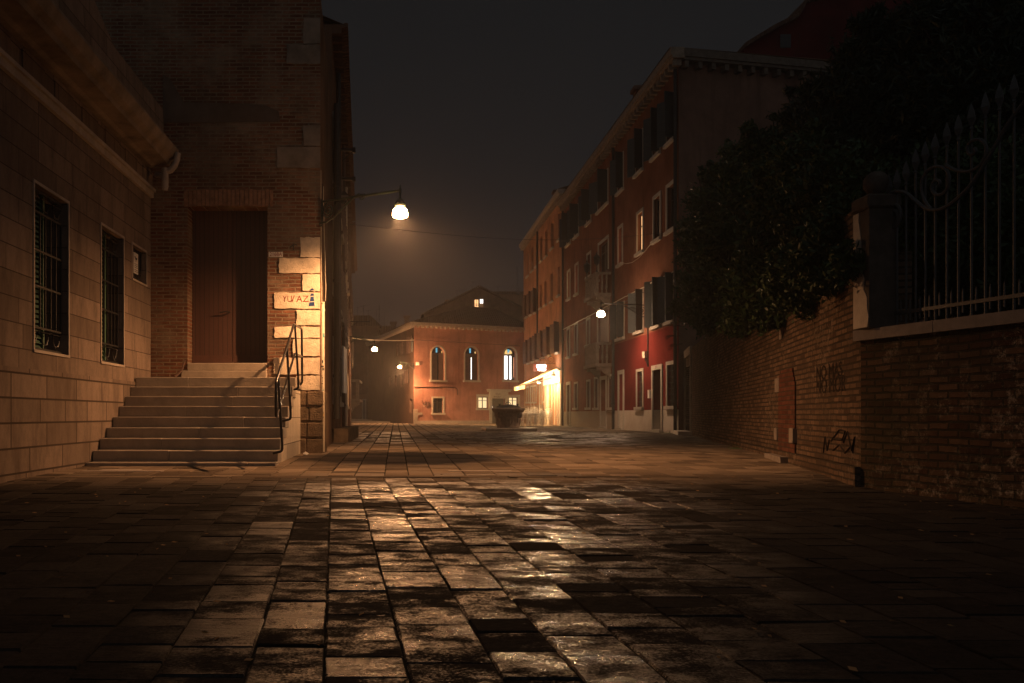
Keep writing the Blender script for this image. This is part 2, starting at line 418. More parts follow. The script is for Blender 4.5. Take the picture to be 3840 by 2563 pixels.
# ------------------------------------------------------------------ ground
def build_ground():
    mb = MB(); ys = [-6, 10.3, 15, 40, 65, 400]
    for a, b_ in zip(ys, ys[1:]):
        mb.quad((-250, a, G(a) - .011), (250, a, G(a) - .011), (250, b_, G(b_) - .011), (-250, b_, G(b_) - .011))
    tag(mb.build('ground', M['ground']), kind='structure')
    v = []; f = []; at = []
    def slab(x0, x1, y0, y1, sh, gap, wet, dry_region):
        cx, cy = (x0 + x1) / 2, (y0 + y1) / 2
        tx, ty = R.gauss(0, .006), R.gauss(0, .006); hz = R.gauss(0, .0022)
        o = len(v); g = gap / 2; j = lambda: R.gauss(0, .0025)
        pts = [(x0 + g, y0 + g), (x1 - g, y0 + g), (x1 - g, y1 - g), (x0 + g, y1 - g)]
        bv = .007
        ins = [(x0 + g + bv, y0 + g + bv), (x1 - g - bv, y0 + g + bv), (x1 - g - bv, y1 - g - bv), (x0 + g + bv, y1 - g - bv)]
        for (x, y) in pts:
            X = x + sh(y) + j(); v.append((X, y + j(), G(y) - .009 + hz))
        for (x, y) in ins:
            X = x + sh(y) + j(); v.append((X, y + j(), G(y) + hz + tx * (x - cx) + ty * (y - cy)))
        f.append((o + 4, o + 5, o + 6, o + 7))
        for k_ in range(4): f.append((o + k_, o + (k_ + 1) % 4, o + 4 + (k_ + 1) % 4, o + 4 + k_))
        t = (min(1, max(0, R.gauss(.45, .25))), wet(), R.random() ** .7)
        at.extend([t] * 5)
    # near field: wet, slightly tilted up away from the viewer, columns leaning left
    sh1 = lambda y: -.079 * (y - 9.8)
    cs = [-1.42, -1.09, -.81, -.505, -.174, .107, .407]
    while cs[0] > -6.2: cs.insert(0, cs[0] - R.uniform(.27, .37))
    while cs[-1] < 8.6: cs.append(cs[-1] + R.uniform(.27, .37))
    for a, b_ in zip(cs, cs[1:]):
        y = .3 + R.uniform(0, .4)
        while y < 10.22:
            L = R.choice([R.uniform(.14, .28), R.uniform(.2, .4), R.uniform(.3, .55)])
            y1 = min(y + L, 10.28)
            if 10.28 - y1 < .15: y1 = 10.28
            slab(a, b_, y, y1, sh1, .005, lambda: R.choice([R.gauss(.5, .05), R.gauss(.49, .05), R.uniform(.28, .62)]), False)
            y = y1
    sh0 = lambda y: 0
    x = -6
    while x < 12:         # border course of long pale slabs
        x1 = x + R.uniform(.7, 1.3); slab(x, x1, 10.3, 10.55, sh0, .008, lambda: .2, True); x = x1
    c = -6.0
    while c < 13:
        c1 = c + R.uniform(.30, .40); y = 10.56; 
        lim = 78 if c < 3.5 else 74
        shf = (lambda k_: (lambda yy: k_ * (yy - 10.5)))(.004 * (c - 1.5))
        while y < lim:
            y1 = y + R.choice([R.uniform(.22, .4), R.uniform(.35, .7)])
            slab(c, c1 , y, y1, shf, .010, lambda: R.uniform(.25, .8), True); y = y1
        c = c1
    me = bpy.data.meshes.new('pavement'); me.from_pydata(v, [], f)
    a = me.attributes.new('slab', 'FLOAT_VECTOR', 'FACE')
    a.data.foreach_set('vector', np.array(at, dtype=np.float32).ravel())
    me.materials.append(M['paving']); o = link(bpy.data.objects.new('pavement', me)); tag(o, kind='structure')
    # alley beyond the square: two shallow rises
    mb = MB(); mb.bbox(-16, .9, 76.5, 84.5, -.72, -.60, .01); mb.bbox(-16, 1.5, 84.5, 130, -.72, -.47, .01)
    tag(mb.build('path', M['step']), kind='structure')
build_ground()
mb = MB()
for (x0, x1, y0, y1) in ((.62, 1.46, 11.25, 11.36), (-4.2, -3.15, 11.2, 11.34), (-4.05, -3.5, 11.42, 11.62)): mb.bbox(x0, x1, y0, y1, G(11.3) - .01, G(11.3) + .006, .003)
tag(mb.build('paving_strip', M['stone']), kind='structure')
for i, (x, y, n, lab) in enumerate(((10.15, 32.6, 26, 'small grass tuft at the foot of the white base of the red house'), (6.95, 17.6, 22, 'small grass tuft at the foot of the garden wall'))):
    mb = MB()
    for _ in range(n):
        a = R.uniform(0, 6.28); px_, py_ = x + R.uniform(-.18, .18), y + R.uniform(-.12, .12); h = R.uniform(.05, .13); dx, dy = .06 * math.cos(a), .06 * math.sin(a)
        mb.add([(px_ - .006, py_, G(y) - .01), (px_ + .006, py_, G(y) - .01), (px_ + dx, py_ + dy, G(y) + h)], [(0, 1, 2)])
    mb.lathe([(.0, -.01), (.24, -.008), (.16, .012), (.0, .02)], (x, y, G(y)), 9)
    tag(mb.build('grass_tuft', plain('weed_green', (.05, .09, .02), .7)), lab, 'weed')

# ------------------------------------------------------------------ lamps
def spiral(c, a0, turns, r0, r1, e1, e2, n=26):
    out = []
    for i in range(n + 1):
        t = i / n; r = r0 + (r1 - r0) * t; a = a0 + turns * 2 * math.pi * t
        out.append(Vector(c) + Vector(e1) * (r * math.cos(a)) + Vector(e2) * (r * math.sin(a)))
    return out
def street_lamp(label, A, Lp, power, glow, arm_r=.022, k=1.0, arm_mat='green_iron', warm=WARM, seg=8, name='wall_lamp'):
    """A: where the arm leaves the wall; Lp: centre of the glass"""
    A = Vector(A); Lp = Vector(Lp)
    t = thing(name, label, 'street lamp', A, 'street lamps on wall brackets')
    top = Vector((Lp.x, Lp.y, Lp.z + .37 * k))
    e1 = Vector((top.x - A.x, top.y - A.y, 0)).normalized(); e2 = Vector((0, 0, 1))
    MB().tube([A, A.lerp(top, .5), top], arm_r * k, seg).build('arm', M[arm_mat], t, True)
    L = (top - A).length
    b = MB(); hk = .34 * k
    br = [A - e2 * hk * 1.1, A + e1 * .10 * k - e2 * hk * 1.15, A + e1 * L * .16 - e2 * hk * .98, A + e1 * L * .3 - e2 * hk * .55, A + e1 * L * .42 - e2 * hk * .2, A + e1 * L * .5 - e2 * .02]
    b.tube(br, .018 * k, seg)
    b.tube([A - e2 * hk * 1.15, A + e2 * .04], .02 * k, seg)
    b.build('brace', M[arm_mat], t, True)
    def sc(*a): MB().tube(*a).build('scroll', M[arm_mat], t, True)
    sc(spiral(A + e1 * .17 * k - e2 * .19 * k, 1.8, 2.0, .15 * k, .02 * k, e1, e2), [.016 * k + .0 * i for i in range(27)], seg)
    sc(spiral(A + e1 * L * .53 - e2 * .075 * k, .6, -1.3, .07 * k, .018 * k, e1, e2, 18), .012 * k, seg)
    sc(spiral(A + e1 * L * .30 - e2 * .085 * k, 2.4, 1.4, .06 * k, .015 * k, e1, e2, 16), .009 * k, seg)
    sc(spiral(A - e2 * hk * 1.2 - e1 * .02 * k, 0, 1.2, .05 * k, .015 * k, e1, e2, 14), .012 * k, seg)
    sc([A + e1 * .30 * k - e2 * .16 * k, A + e1 * .45 * k - e2 * .07 * k, A + e1 * .62 * k - e2 * .12 * k, A + e1 * .66 * k - e2 * .05 * k], .010 * k, seg)
    c = (top.x, top.y, top.z)
    MB().lathe([(.004, .09), (.012, .075), (.008, .06), (.018, .03), (.026, 0), (.018, -.05), (.014, -.10), (.03, -.13), (.075, -.155), (.095, -.20), (.09, -.235), (.0, -.235)][::-1] if False else
               [(.0, -.26 * k), (.088 * k, -.262 * k), (.10 * k, -.235 * k), (.07 * k, -.17 * k), (.03 * k, -.14 * k), (.014 * k, -.11 * k), (.02 * k, -.04 * k), (.028 * k, 0), (.016 * k, .04 * k), (.007 * k, .07 * k), (.012 * k, .085 * k), (.0, .10 * k)], c, 14).build('shade', M[arm_mat], t, True)
    g = [(.0, -.455), (.09, -.452), (.122, -.438), (.130, -.42), (.128, -.37), (.117, -.325), (.096, -.30), (.06, -.283), (.0, -.275)]
    MB().lathe([(r * k, z * k) for r, z in g], c, 20).build('glass_bowl', emit('lit_lamp_glass', warm, glow), t, True)
    l = bpy.data.lights.new('lamp_light', 'SPOT'); l.energy = power * 1.8; l.spot_size = math.radians(172); l.spot_blend = .75
    l.color = warm; l.shadow_soft_size = .05 * k
    lo = bpy.data.objects.new('lamp_light', l); link(lo, t); lo.location = (Lp.x, Lp.y, top.z - .437 * k)
    return t
def pxp(px, py, y): return ((px - VX) / F * y, y, (VY - py) / F * y)
street_lamp('large lit lamp on a green scrolled bracket at the corner of the brick building', (-1.44, 15.46, 3.86), (-.02, 14.2, 3.36), 4400, 70)
ROW = lambda y: -1.468 - .045 * (y - 15.5)
street_lamp('lit lamp on the dark left side of the lane, above the smallest lamp', (ROW(41.5), 41.5, 3.85), (-1.30, 41.5, 3.18), 1100, 300, seg=6)
LB0 = (1.0, 68.0); LB1 = (10.6, 72.45)
street_lamp('smallest lit lamp, on a bracket at the left corner of the arched-window building', (1.0, 67.95, 4.05), (-.125, 66.4, 3.72), 8000, 2400, seg=6)
street_lamp('lit lamp on a long scrolled bracket over the dark red house front', (10.38, 36.2, 4.64), (8.47, 36.2, 4.27), 1500, 240, k=1.25, warm=(1, .60, .35), arm_mat='iron', seg=6)

# ------------------------------------------------------------------ left: stone building
XS = -4.55
def stone_building():
    f = Fac((XS, 0), (XS, 15.49)); f.n = Vector((1, 0)); P = f.P
    t = thing('stone_building', 'pale stone block building with two tall grilled windows beside the steps', 'building', (XS, 8, -.8))
    wins = [(10.57, 11.64, .81, 2.88), (12.93, 13.96, .81, 2.88), (14.43, 15.2, 2.31, 2.885)]
    mb = MB(); f.wall(mb, 0, 15.49, .56, 3.93, wins, .38); f.box(mb, 0, 15.49, -.6, -.42, .5, 5.2)
    mb.quad(P(15.49, 0, .56), P(15.49, -.45, .56), P(15.49, -.45, 4.5), P(15.49, 0, 4.5))
    mb.build('wall', M['stone_wall'], t)
    mb = MB(); f.box(mb, 0, 15.48, -.3, .022, -1.2, .56); mb.build('footing', M['stone_base'], t)
    mb = MB(); f.box(mb, 0, 15.48, -.2, .06, 3.93, 4.03); f.box(mb, 0, 15.48, -.2, .10, 4.03, 4.08); mb.build('string_course', M['stone'], t)
    mb = MB(); f.box(mb, 0, 15.46, -.3, .012, 4.08, 4.43)
    for u in np.arange(.7, 15.4, .95): f.box(mb, u, u + .62, 0, .03, 4.12, 4.38)
    mb.build('frieze', M['stone_wall'], t)
    mb = MB()
    for pts in [[(-.2, 4.43), (.10, 4.43), (.16, 4.46), (.40, 4.47), (.42, 4.53), (.50, 4.58), (.56, 4.70), (.56, 4.74), (-.2, 4.78)]]:
        n = len(pts); vs = [(XS + w, 0, z) for w, z in pts] + [(XS + w, 15.3, z) for w, z in pts]
        mb.add(vs, [tuple(range(n)), tuple(range(n, 2 * n))] + [(i, (i + 1) % n, (i + 1) % n + n, i + n) for i in range(n)])
    mb.build('cornice', M['shaded_stone'], t)
    mb = MB(); mb.hexa([(XS - .4, 0, 4.78), (XS + .28, 0, 4.78), (XS + .28, 15.42, 4.78), (XS - .4, 15.42, 4.78), (XS - .4, 0, 5.52), (XS + .24, 0, 5.52), (XS + .24, 15.42, 5.52), (XS - .4, 15.42, 5.52)])
    mb.prism([(0, 5.52), (12.8, 5.52), (11.2, 6.1), (6.4, 7.6), (0, 7.6)], lambda u, w, z: (XS + .24 - w, u, z), 0, .4)
    mb.build('parapet', M['stone_wall'], t)
    mb = MB(); mb.quad((XS - .3, 0, 5.5), (XS - .3, 15.4, 5.5), (XS - 4, 15.4, 6.8), (XS - 4, 0, 6.8)); mb.build('roof', M['tileY'], t)
    # windows
    for i, (a, b, z0, z1) in enumerate(wins):
        mb = MB(); f.box(mb, a, b, -.40, -.37, z0, z1)
        w = mb.build('window', M['dark'], t)
        fr = MB(); e_ = .035
        for q in ((a - e_, a, z0, z1), (b, b + e_, z0, z1)): f.box(fr, q[0], q[1], -.01, .014, q[2], q[3])
        f.box(fr, a - e_, b + e_, -.01, .014, z1, z1 + e_); f.box(fr, a - e_, b + e_, -.01, .02, z0 - e_, z0)
        fr.build('frame', M['stone'], w)
        # louvred shutter behind the near part of the opening
        if i < 2:
            sh = MB(); c = a + (b - a) * .62
            for q in (a, a + (c - a) / 2 - .02, c - .04): f.box(sh, q, q + .05, -.20, -.15, z0, z1)
            for z in np.arange(z0 + .05, z1 - .03, .065):
                P4 = [P(a + .04, -.16, z), P(c - .03, -.16, z), P(c - .03, -.20, z + .05), P(a + .04, -.20, z + .05)]
                sh.quad(*P4)
            sh.build('louvre_shutter', M['shutter_green'], w)
        gr = MB(); wv = -.085; r = .010
        bz = z0 + .30; tz = z1 - .30; nb = 6
        hs = ([tz, bz, z0 + .03, z1 - .03] + [z0 + (z1 - z0) * .40, z0 + (z1 - z0) * .62]) if i < 2 else [z0 + .03, z1 - .03, z0 + .22]
        for z in hs: f.box(gr, a, b, wv - .008, wv + .012, z - .013, z + .013)
        lo_, hi_ = (bz, tz) if i < 2 else (z0 + .22, z1)
        for k_ in range(nb + 1):
            u = a + .03 + (b - a - .06) * k_ / nb
            f.box(gr, u - r, u + r, wv - .01, wv + .01, lo_, hi_)
        bands = [(z0 + .05, bz), (tz, z1 - .05)] if i < 2 else [(z0 + .04, z0 + .21)]
        for (q0, q1) in bands:
            n = 3; wd = (b - a) / n; h0 = q0 + (q1 - q0) * .2; h1 = q1 - (q1 - q0) * .2
            for k_ in range(n):
                u0 = a + k_ * wd; T = [(u0 + wd * .12, h1), (u0 + wd * .88, h1), (u0 + wd * .66, h0), (u0 + wd * .34, h0)]
                gr.tube([P(u, wv, z) for u, z in T], .010, 5, True)
                for (cu, cz) in ((u0 + wd * .5, q0 + .02), (u0 + wd * .98, q1 - .025)):
                    if cu < b - .03: gr.tube([P(cu + .026 * math.cos(x), wv, cz + .026 * math.sin(x)) for x in np.arange(0, 6.28, .7)], .006, 4, True)
        gr.build('grille', M['iron'], w, True)
    mb = MB(); f.box(mb, 14.66, 14.90, -.055, -.045, 2.44, 2.80); nt_ = mb.build('notice', M['white_paint'], None)
    tag(nt_, 'small white camera notice hanging inside the little grilled window', 'sign')
    c_ = MB(); f.box(c_, 14.73, 14.83, -.044, -.042, 2.68, 2.72); f.box(c_, 14.76, 14.78, -.044, -.042, 2.64, 2.68); f.box(c_, 14.70, 14.74, -.044, -.042, 2.71, 2.735)
    for z in (2.60, 2.57, 2.54, 2.50, 2.47): f.box(c_, 14.69, 14.87, -.044, -.042, z, z + .008)
    c_.build('print', M['black_paint'], nt_)
    return t
stone_building()
# downpipe at its end
t = thing('downpipe', 'thick pale gutter pipe stub at the end of the stone cornice', 'pipe', (-3.95, 15.2, 4.2))
y_ = 15.15
pp = [pxp(667, 575, y_), pxp(664, 598, y_), pxp(655, 622, y_), pxp(640, 640, y_), pxp(622, 644, y_)]
MB().tube(pp, .055, 10).build('elbow', M['stone'], t, True)
MB().tube([pxp(619, 632, y_), pxp(619, 700, y_), pxp(618, 714, y_)], [.062, .062, .05], 12).build('pipe', M['stone'], t, True)
MB().tube([pxp(585, 657, y_ + .1), pxp(612, 660, y_)], .05, 10).build('stub', M['stone'], t, True)

# ------------------------------------------------------------------ brick building facing the viewer
YB = 15.5
def brick_building():
    f = Fac((-9, YB), (-1.468, YB)); P = f.P; U = lambda px: (px - VX) / F * YB + 9; Z = lambda py: (VY - py) / F * YB
    t = thing('brick_building', 'tall worn brick building with white corner stones and brown double door', 'building', (-3, YB, -.7))
    door = (U(703), U(1003), Z(1362), Z(775))
    mb = MB(); f.wall(mb, 0, 7.532, -.9, 7.75, [door], .40)
    mb.build('wall', M['brick_front'], t)
    # side wall along the lane
    s = Fac((-1.468, YB), (ROW(21), 21)); s.n = Vector((1, .045)).normalized()
    mb = MB(); s.wall(mb, 0, s.L, -.9, 7.62, [], .1); sw = mb.build('side_wall', M['plaster_side'], t)
    mb = MB(); mb.hexa([(-9, YB + .02, 7.62), (-1.5, YB + .02, 7.62), (ROW(21) - .03, 21, 7.62), (-9, 21, 7.62), (-9, 18, 10), (-5, 18, 10), (-5, 20, 10), (-9, 20, 10)])
    mb.build('roof', M['tile'], t)
    # quoins
    Q = [(1139, 1194, 69, 169), (1075, 1194, 169, 244), (1139, 1194, 471, 551), (1039, 1194, 551, 634), (1126, 1193, 890, 968), (1047, 1193, 968, 1027), (1135, 1193, 1027, 1095), (1030, 1193, 1097, 1160),
         (1112, 1193, 1162, 1222), (1030, 1192, 1224, 1269), (1100, 1192, 1271, 1338), (1028, 1192, 1340, 1406), (1112, 1192, 1408, 1466)]
    for i, (a, b, y0, y1) in enumerate(Q):
        mb = MB(); n = 9; top = []; bot = []
        A, B_, z1, z0 = U(a), U(b) + .035, Z(y0) - .006, Z(y1) + .006
        poly = []
        for k_ in range(n + 1): poly.append((A + (B_ - A) * k_ / n, z0 + (R.uniform(-.006, .012))))
        for k_ in range(n + 1): poly.append((B_ - (B_ - A) * k_ / n, z1 + R.uniform(-.012, .006)))
        for k_ in range(1, 4): poly.append((A + R.uniform(-.012, .014), z1 - (z1 - z0) * k_ / 4))
        mb.prism(poly, P, -.01, .024 if i in (6, 7) else .018 + R.uniform(0, .012))
        mb.build('corner_stone', M['quoin' if i > 3 else 'shaded_stone'], t)  # upper stones take the darker copy, lamp falloff painted into their colour
    mb = MB()
    for (y0, y1) in ((1467, 1524), (1526, 1582), (1584, 1642), (1644, 1715)):
        sp_ = U(R.choice([1148, 1158, 1150]))
        for a, b in ((U(1122), sp_), (sp_ + .01, 7.532 + .05)):
            d = R.uniform(.03, .06)
            mb.bbox(-9 + a, -9 + b, YB - d, YB + .02, Z(y1) + .008, Z(y0) - .008, .02)
    # lane side of the base stones
    mb.bbox(-1.50, -1.425, YB + .03, YB + .9, Z(1706), Z(1467), .02)
    mb.build('base_stone', M['rustic'], t)
    # soldier course over the door
    mb = MB(); a = U(690)
    while a < U(1016):
        w = R.uniform(.058, .075); dz = R.uniform(-.012, .012)
        mb.bbox(-9 + a, -9 + a + w, YB - .012 - R.uniform(0, .01), YB + .03, Z(774) + dz + .003, Z(712) + dz, .005); a += w + .012
    mb.build('lintel', M['soldier'], t)
    # door
    d0, d1, dz0, dz1 = door; dm = U(859)
    for nm, a, b in (('door', d0 + .01, dm - .006), ('door', dm + .006, d1)):
        mb = MB(); f.box(mb, a, b, -.40, -.345, dz0 + .16, dz1); dd = mb.build(nm, M['door_brown'], t)
        mb = MB(); f.box(mb, a, b, -.40, -.333, dz0, dz0 + .16); mb.build('kick_rail', M['door_plain'], dd)
        if b < dm:
            h = MB(); hx, hz = b - .10, Z(1164)
            h.tube([P(hx + .05, -.34, hz), P(hx + .05, -.27, hz), P(hx - .02, -.265, hz + .005), P(hx - .12, -.27, hz - .01)], .012, 7)
            h.build('handle', M['iron'], dd, True)
    # two threshold steps
    mb = MB(); mb.bbox(-9 + U(685), -9 + U(1003), YB - .12, YB + .38, .63, .795, .012); mb.bbox(-9 + U(703), -9 + U(1002), YB - .03, YB + .39, .797, .938, .012)
    mb.build('threshold', M['step'], t)
    # grey rendered patch and iron hooks
    mb = MB(); poly = [(U(612), Z(462)), (U(1050), Z(458)), (U(1046), Z(420)), (U(1000), Z(398)), (U(930), Z(392)), (U(800), Z(388)), (U(690), Z(385)), (U(640), Z(300)), (U(612), Z(280))]
    mb.prism(poly, P, 0, .012); mb.build('render_patch', M['render_grey'], t)
    mb = MB(); P1 = lambda px, py, w=.03: P(U(px), w, Z(py))
    mb.tube([P1(1088, 929, .01), P1(1104, 918, .05), P1(1116, 922, .04)], .008, 5); mb.tube([P1(1100, 915, .03), P1(1102, 940, .03)], .009, 5)
    mb.build('iron_hook', M['iron'], t)
    # number plate, painted writing
    mb = MB(); f.box(mb, U(1008), U(1060.5), 0, .018, Z(964.5), Z(946)); pl = mb.build('number_plate', M['white_paint'], t)
    text('digits', '2168A', P, U(1011.5), .020, Z(961.5), .098, M['red_paint'], pl, sx=.86)
    q = Q[7]
    for ch, px, sx in (('Y', 1060, .9), ('U', 1077, .9), ('/', 1093, 1.6), ('A', 1112, 1.1), ('Z', 1135, 1.2)):
        text('painted_letter', ch, P, U(px), .0255, Z(1133.5), .165, M['red_paint'], t, sx=sx * .9, extrude=.0005)
    mb = MB(); mb.prism([(U(1160), Z(1091)), (U(1171), Z(1081)), (U(1181), Z(1091))], P, .0245, .0258)
    for y0, y1, a, b in ((1101, 1112, 1163, 1178), (1114, 1132, 1162, 1179), (1134, 1150, 1158, 1181)):
        mb.prism([(U(a) + R.uniform(-.01, .01), Z(y1)), (U(b), Z(y1) + .01), (U(b) - .01, Z(y0)), (U(a) + .015, Z(y0) - .005)], P, .0245, .0258)
    mb.build('painted_arrow', M['blue_paint'], t)
    return t
M['plaster_side'] = plaster_mat('lane_plaster', DY, (.17, .11, .075), amt=.6)
M['soldier'] = plain('soldier_bricks', (.27, .15, .095), .9, var=.4, sc=9, bmp=.8, bd=.01)
M['door_plain'] = plain('brown_door_rail', (.08, .034, .022), .6)
M['render_grey'] = plain('grey_render', (.115, .085, .065), .95, var=.2, sc=3, bmp=.6, bd=.01)
brick_building()
# cream conduit with stickers and thin cables at the corner
t = thing('conduit', 'cream plastic conduit covered in stickers at the building corner', 'pipe', (-1.42, 15.62, -.7))
cx = (1210 - VX) / F * 15.62
MB().tube([(cx, 15.62, -.68), (cx, 15.62, (VY - 1140) / F * 15.62)], .036, 14).build('pipe', M['pvc'], t, True)
for (y0, y1) in ((1158, 1168), (1134, 1138)): MB().lathe([(.038, (VY - y1) / F * 15.62), (.041, (VY - y1) / F * 15.62), (.041, (VY - y0) / F * 15.62), (.038, (VY - y0) / F * 15.62)], (cx, 15.62, 0), 14).build('collar', M['pvc'], t, True)
def sticker(y0, y1, m, a0=-2.3, a1=-.9):
    mb = MB(); n = 5; r = .0375
    for k_ in range(n):
        a, b = a0 + (a1 - a0) * k_ / n, a0 + (a1 - a0) * (k_ + 1) / n
        z0, z1 = (VY - y1) / F * 15.6, (VY - y0) / F * 15.6
        mb.quad((cx + r * math.cos(a), 15.62 + r * math.sin(a), z0), (cx + r * math.cos(b), 15.62 + r * math.sin(b), z0), (cx + r * math.cos(b), 15.62 + r * math.sin(b), z1), (cx + r * math.cos(a), 15.62 + r * math.sin(a), z1))
    mb.build('sticker', M[m], t)
for a in [(1250, 1266, 'teal', -1.3, -.6), (1372, 1378, 'black_paint'), (1380, 1390, 'iron', -1.6, -.8), (1352, 1362, 'black_paint', -1.8, -1.2), (1545, 1552, 'black_paint', -1.7, -1.0), (1553, 1560, 'yellow'), (1562, 1569, 'black_paint', -1.7, -1.0),
          (1408, 1413, 'black_paint', -2.0, -1.7), (1416, 1420, 'black_paint', -1.9, -1.3), (1424, 1434, 'black_paint', -1.6, -1.45), (1438, 1442, 'black_paint', -2.1, -1.3), (1446, 1458, 'black_paint', -1.8, -1.65), (1462, 1466, 'teal', -1.5, -1.0), (1472, 1482, 'black_paint', -1.9, -1.75), (1486, 1490, 'black_paint', -2.0, -1.2), (1504, 1507, 'black_paint', -2.0, -1.0), (1517, 1520, 'black_paint', -2.0, -1.0)]:
    sticker(*a)
for i, (px0, px1, ya, yb) in enumerate([(1203, 1206, 640, 1140), (1209, 1206, 690, 1140), (1213, 1222, 700, 1130)]):
    pts = [pxp(px0 + (px1 - px0) * k_ / 8 + R.uniform(-1.2, 1.2), ya + (yb - ya) * k_ / 8, 15.62 + i * .12) for k_ in range(9)]
    tag(MB().tube(pts, .006, 5).build('cable', M['pvc' if i != 1 else 'iron']), ['pale cable running down the brick corner into the conduit', 'black clipped cable running down beside the corner stones', 'loose pale cable hanging furthest right of the corner cables'][i], 'cable')

# ------------------------------------------------------------------ steps and hand rail
t = thing('stone_steps', 'nine worn stone steps rising to the brown door landing', 'steps', (-3.2, 13.5, -.75))
zs = [-.686, -.525, -.355, -.196, -.033, .1365, .298, .467, .6375]
XL = XS + .03
for k_, z in enumerate(zs):
    y0 = 12.2 + .29 * k_; y1 = y0 + .36 if k_ < 8 else 15.47
    zb = -.9 if k_ == 0 else zs[k_ - 1] - .01
    mb = MB(); x = XL
    cuts = sorted(R.uniform(XL + .5, -2.1) for _ in range(R.choice([0, 1, 1])))
    for c in cuts + [-1.80 - R.uniform(0, .012)]:
        mb.bbox(x + .0006, c - .0006, y0 + R.uniform(-.004, .004), y1 + .02, zb, z + R.uniform(-.002, .002), .009); x = c
    mb.build('step', M['step'], t)
mb = MB(); P2 = lambda u, w, z: (-1.83 - w, u, z)
poly = [(12.25, -.9), (15.48, -.9), (15.48, .62)]
for k_ in range(8, -1, -1): poly += [(12.235 + .29 * k_, zs[k_] - .05), (12.235 + .29 * k_, (zs[k_ - 1] if k_ else -.9) - .05)]
poly = poly[:2] + [(15.48, .59)] + poly[3:-1]
mb.prism(poly, P2, 0, .25); mb.build('side_wall', M['sidestone'], t)

t = thing('handrail', 'dark curved steel handrail along the right side of the steps', 'handrail', (-1.78, 13.5, -.6))
def arc(pts, n=5):   # round the corners of a polyline
    pts = [Vector(p) for p in pts]; out = [pts[0]]
    for a, b, c in zip(pts, pts[1:], pts[2:]):
        r = min(.07, (a - b).length * .45, (c - b).length * .45); p0 = b + (a - b).normalized() * r; p1 = b + (c - b).normalized() * r
        for i in range(n + 1):
            s_ = i / n; out.append(p0 * (1 - s_) ** 2 + b * 2 * s_ * (1 - s_) + p1 * s_ ** 2)
    return out + [pts[-1]]
MB().tube(arc([(-1.775, 12.2, -.02), (-1.775, 12.08, -.02), (-1.775, 12.08, .45), (-1.80, 14.3, 1.52), (-1.775, 15.2, 1.53), (-1.765, 15.2, .56), (-1.86, 15.2, .50)]), .021, 10).build('top_rail', M['rail'], t, True, 60)
MB().tube(arc([(-1.775, 12.1, -.02), (-1.775, 12.25, .02), (-1.79, 14.32, 1.03), (-1.77, 15.2, 1.03)]), .019, 10).build('lower_rail', M['rail'], t, True, 60)
for (y, zt, zb) in ((12.36, .58, -.50), (13.32, 1.04, -.04), (14.32, 1.50, .47)):
    MB().tube(arc([(-1.785, y, zt), (-1.725, y, zb + .04), (-1.73, y, zb - .03), (-1.86, y, zb - .06)]), .019, 10).build('post', M['rail'], t, True, 60)
t2 = MB().tube([pxp(700, 1360, 15.3), pxp(694, 1352, 15.32), pxp(688, 1366, 15.25), pxp(684, 1385, 15.2), pxp(668, 1405, 15.15), pxp(655, 1414, 15.1)], .018, 7).build('hose', M['pipe'], None, True)
tag(t2, 'grey cable loop hanging out beside the left door jamb', 'cable')
mb = MB(); c = pxp(1146, 1703, 14.9); n = 9
vs = [(c[0] + .05 * math.cos(i * 2 * math.pi / n) * R.uniform(.6, 1.3), c[1] + .04 * math.sin(i * 2 * math.pi / n), G(14.9) + R.uniform(.0, .03)) for i in range(n)] + [(c[0], c[1], G(14.9) + .06)]
mb.add(vs, [(i, (i + 1) % n, n) for i in range(n)]); tag(mb.build('litter', M['white_paint']), 'crumpled white paper lying at the foot of the brick corner', 'litter')

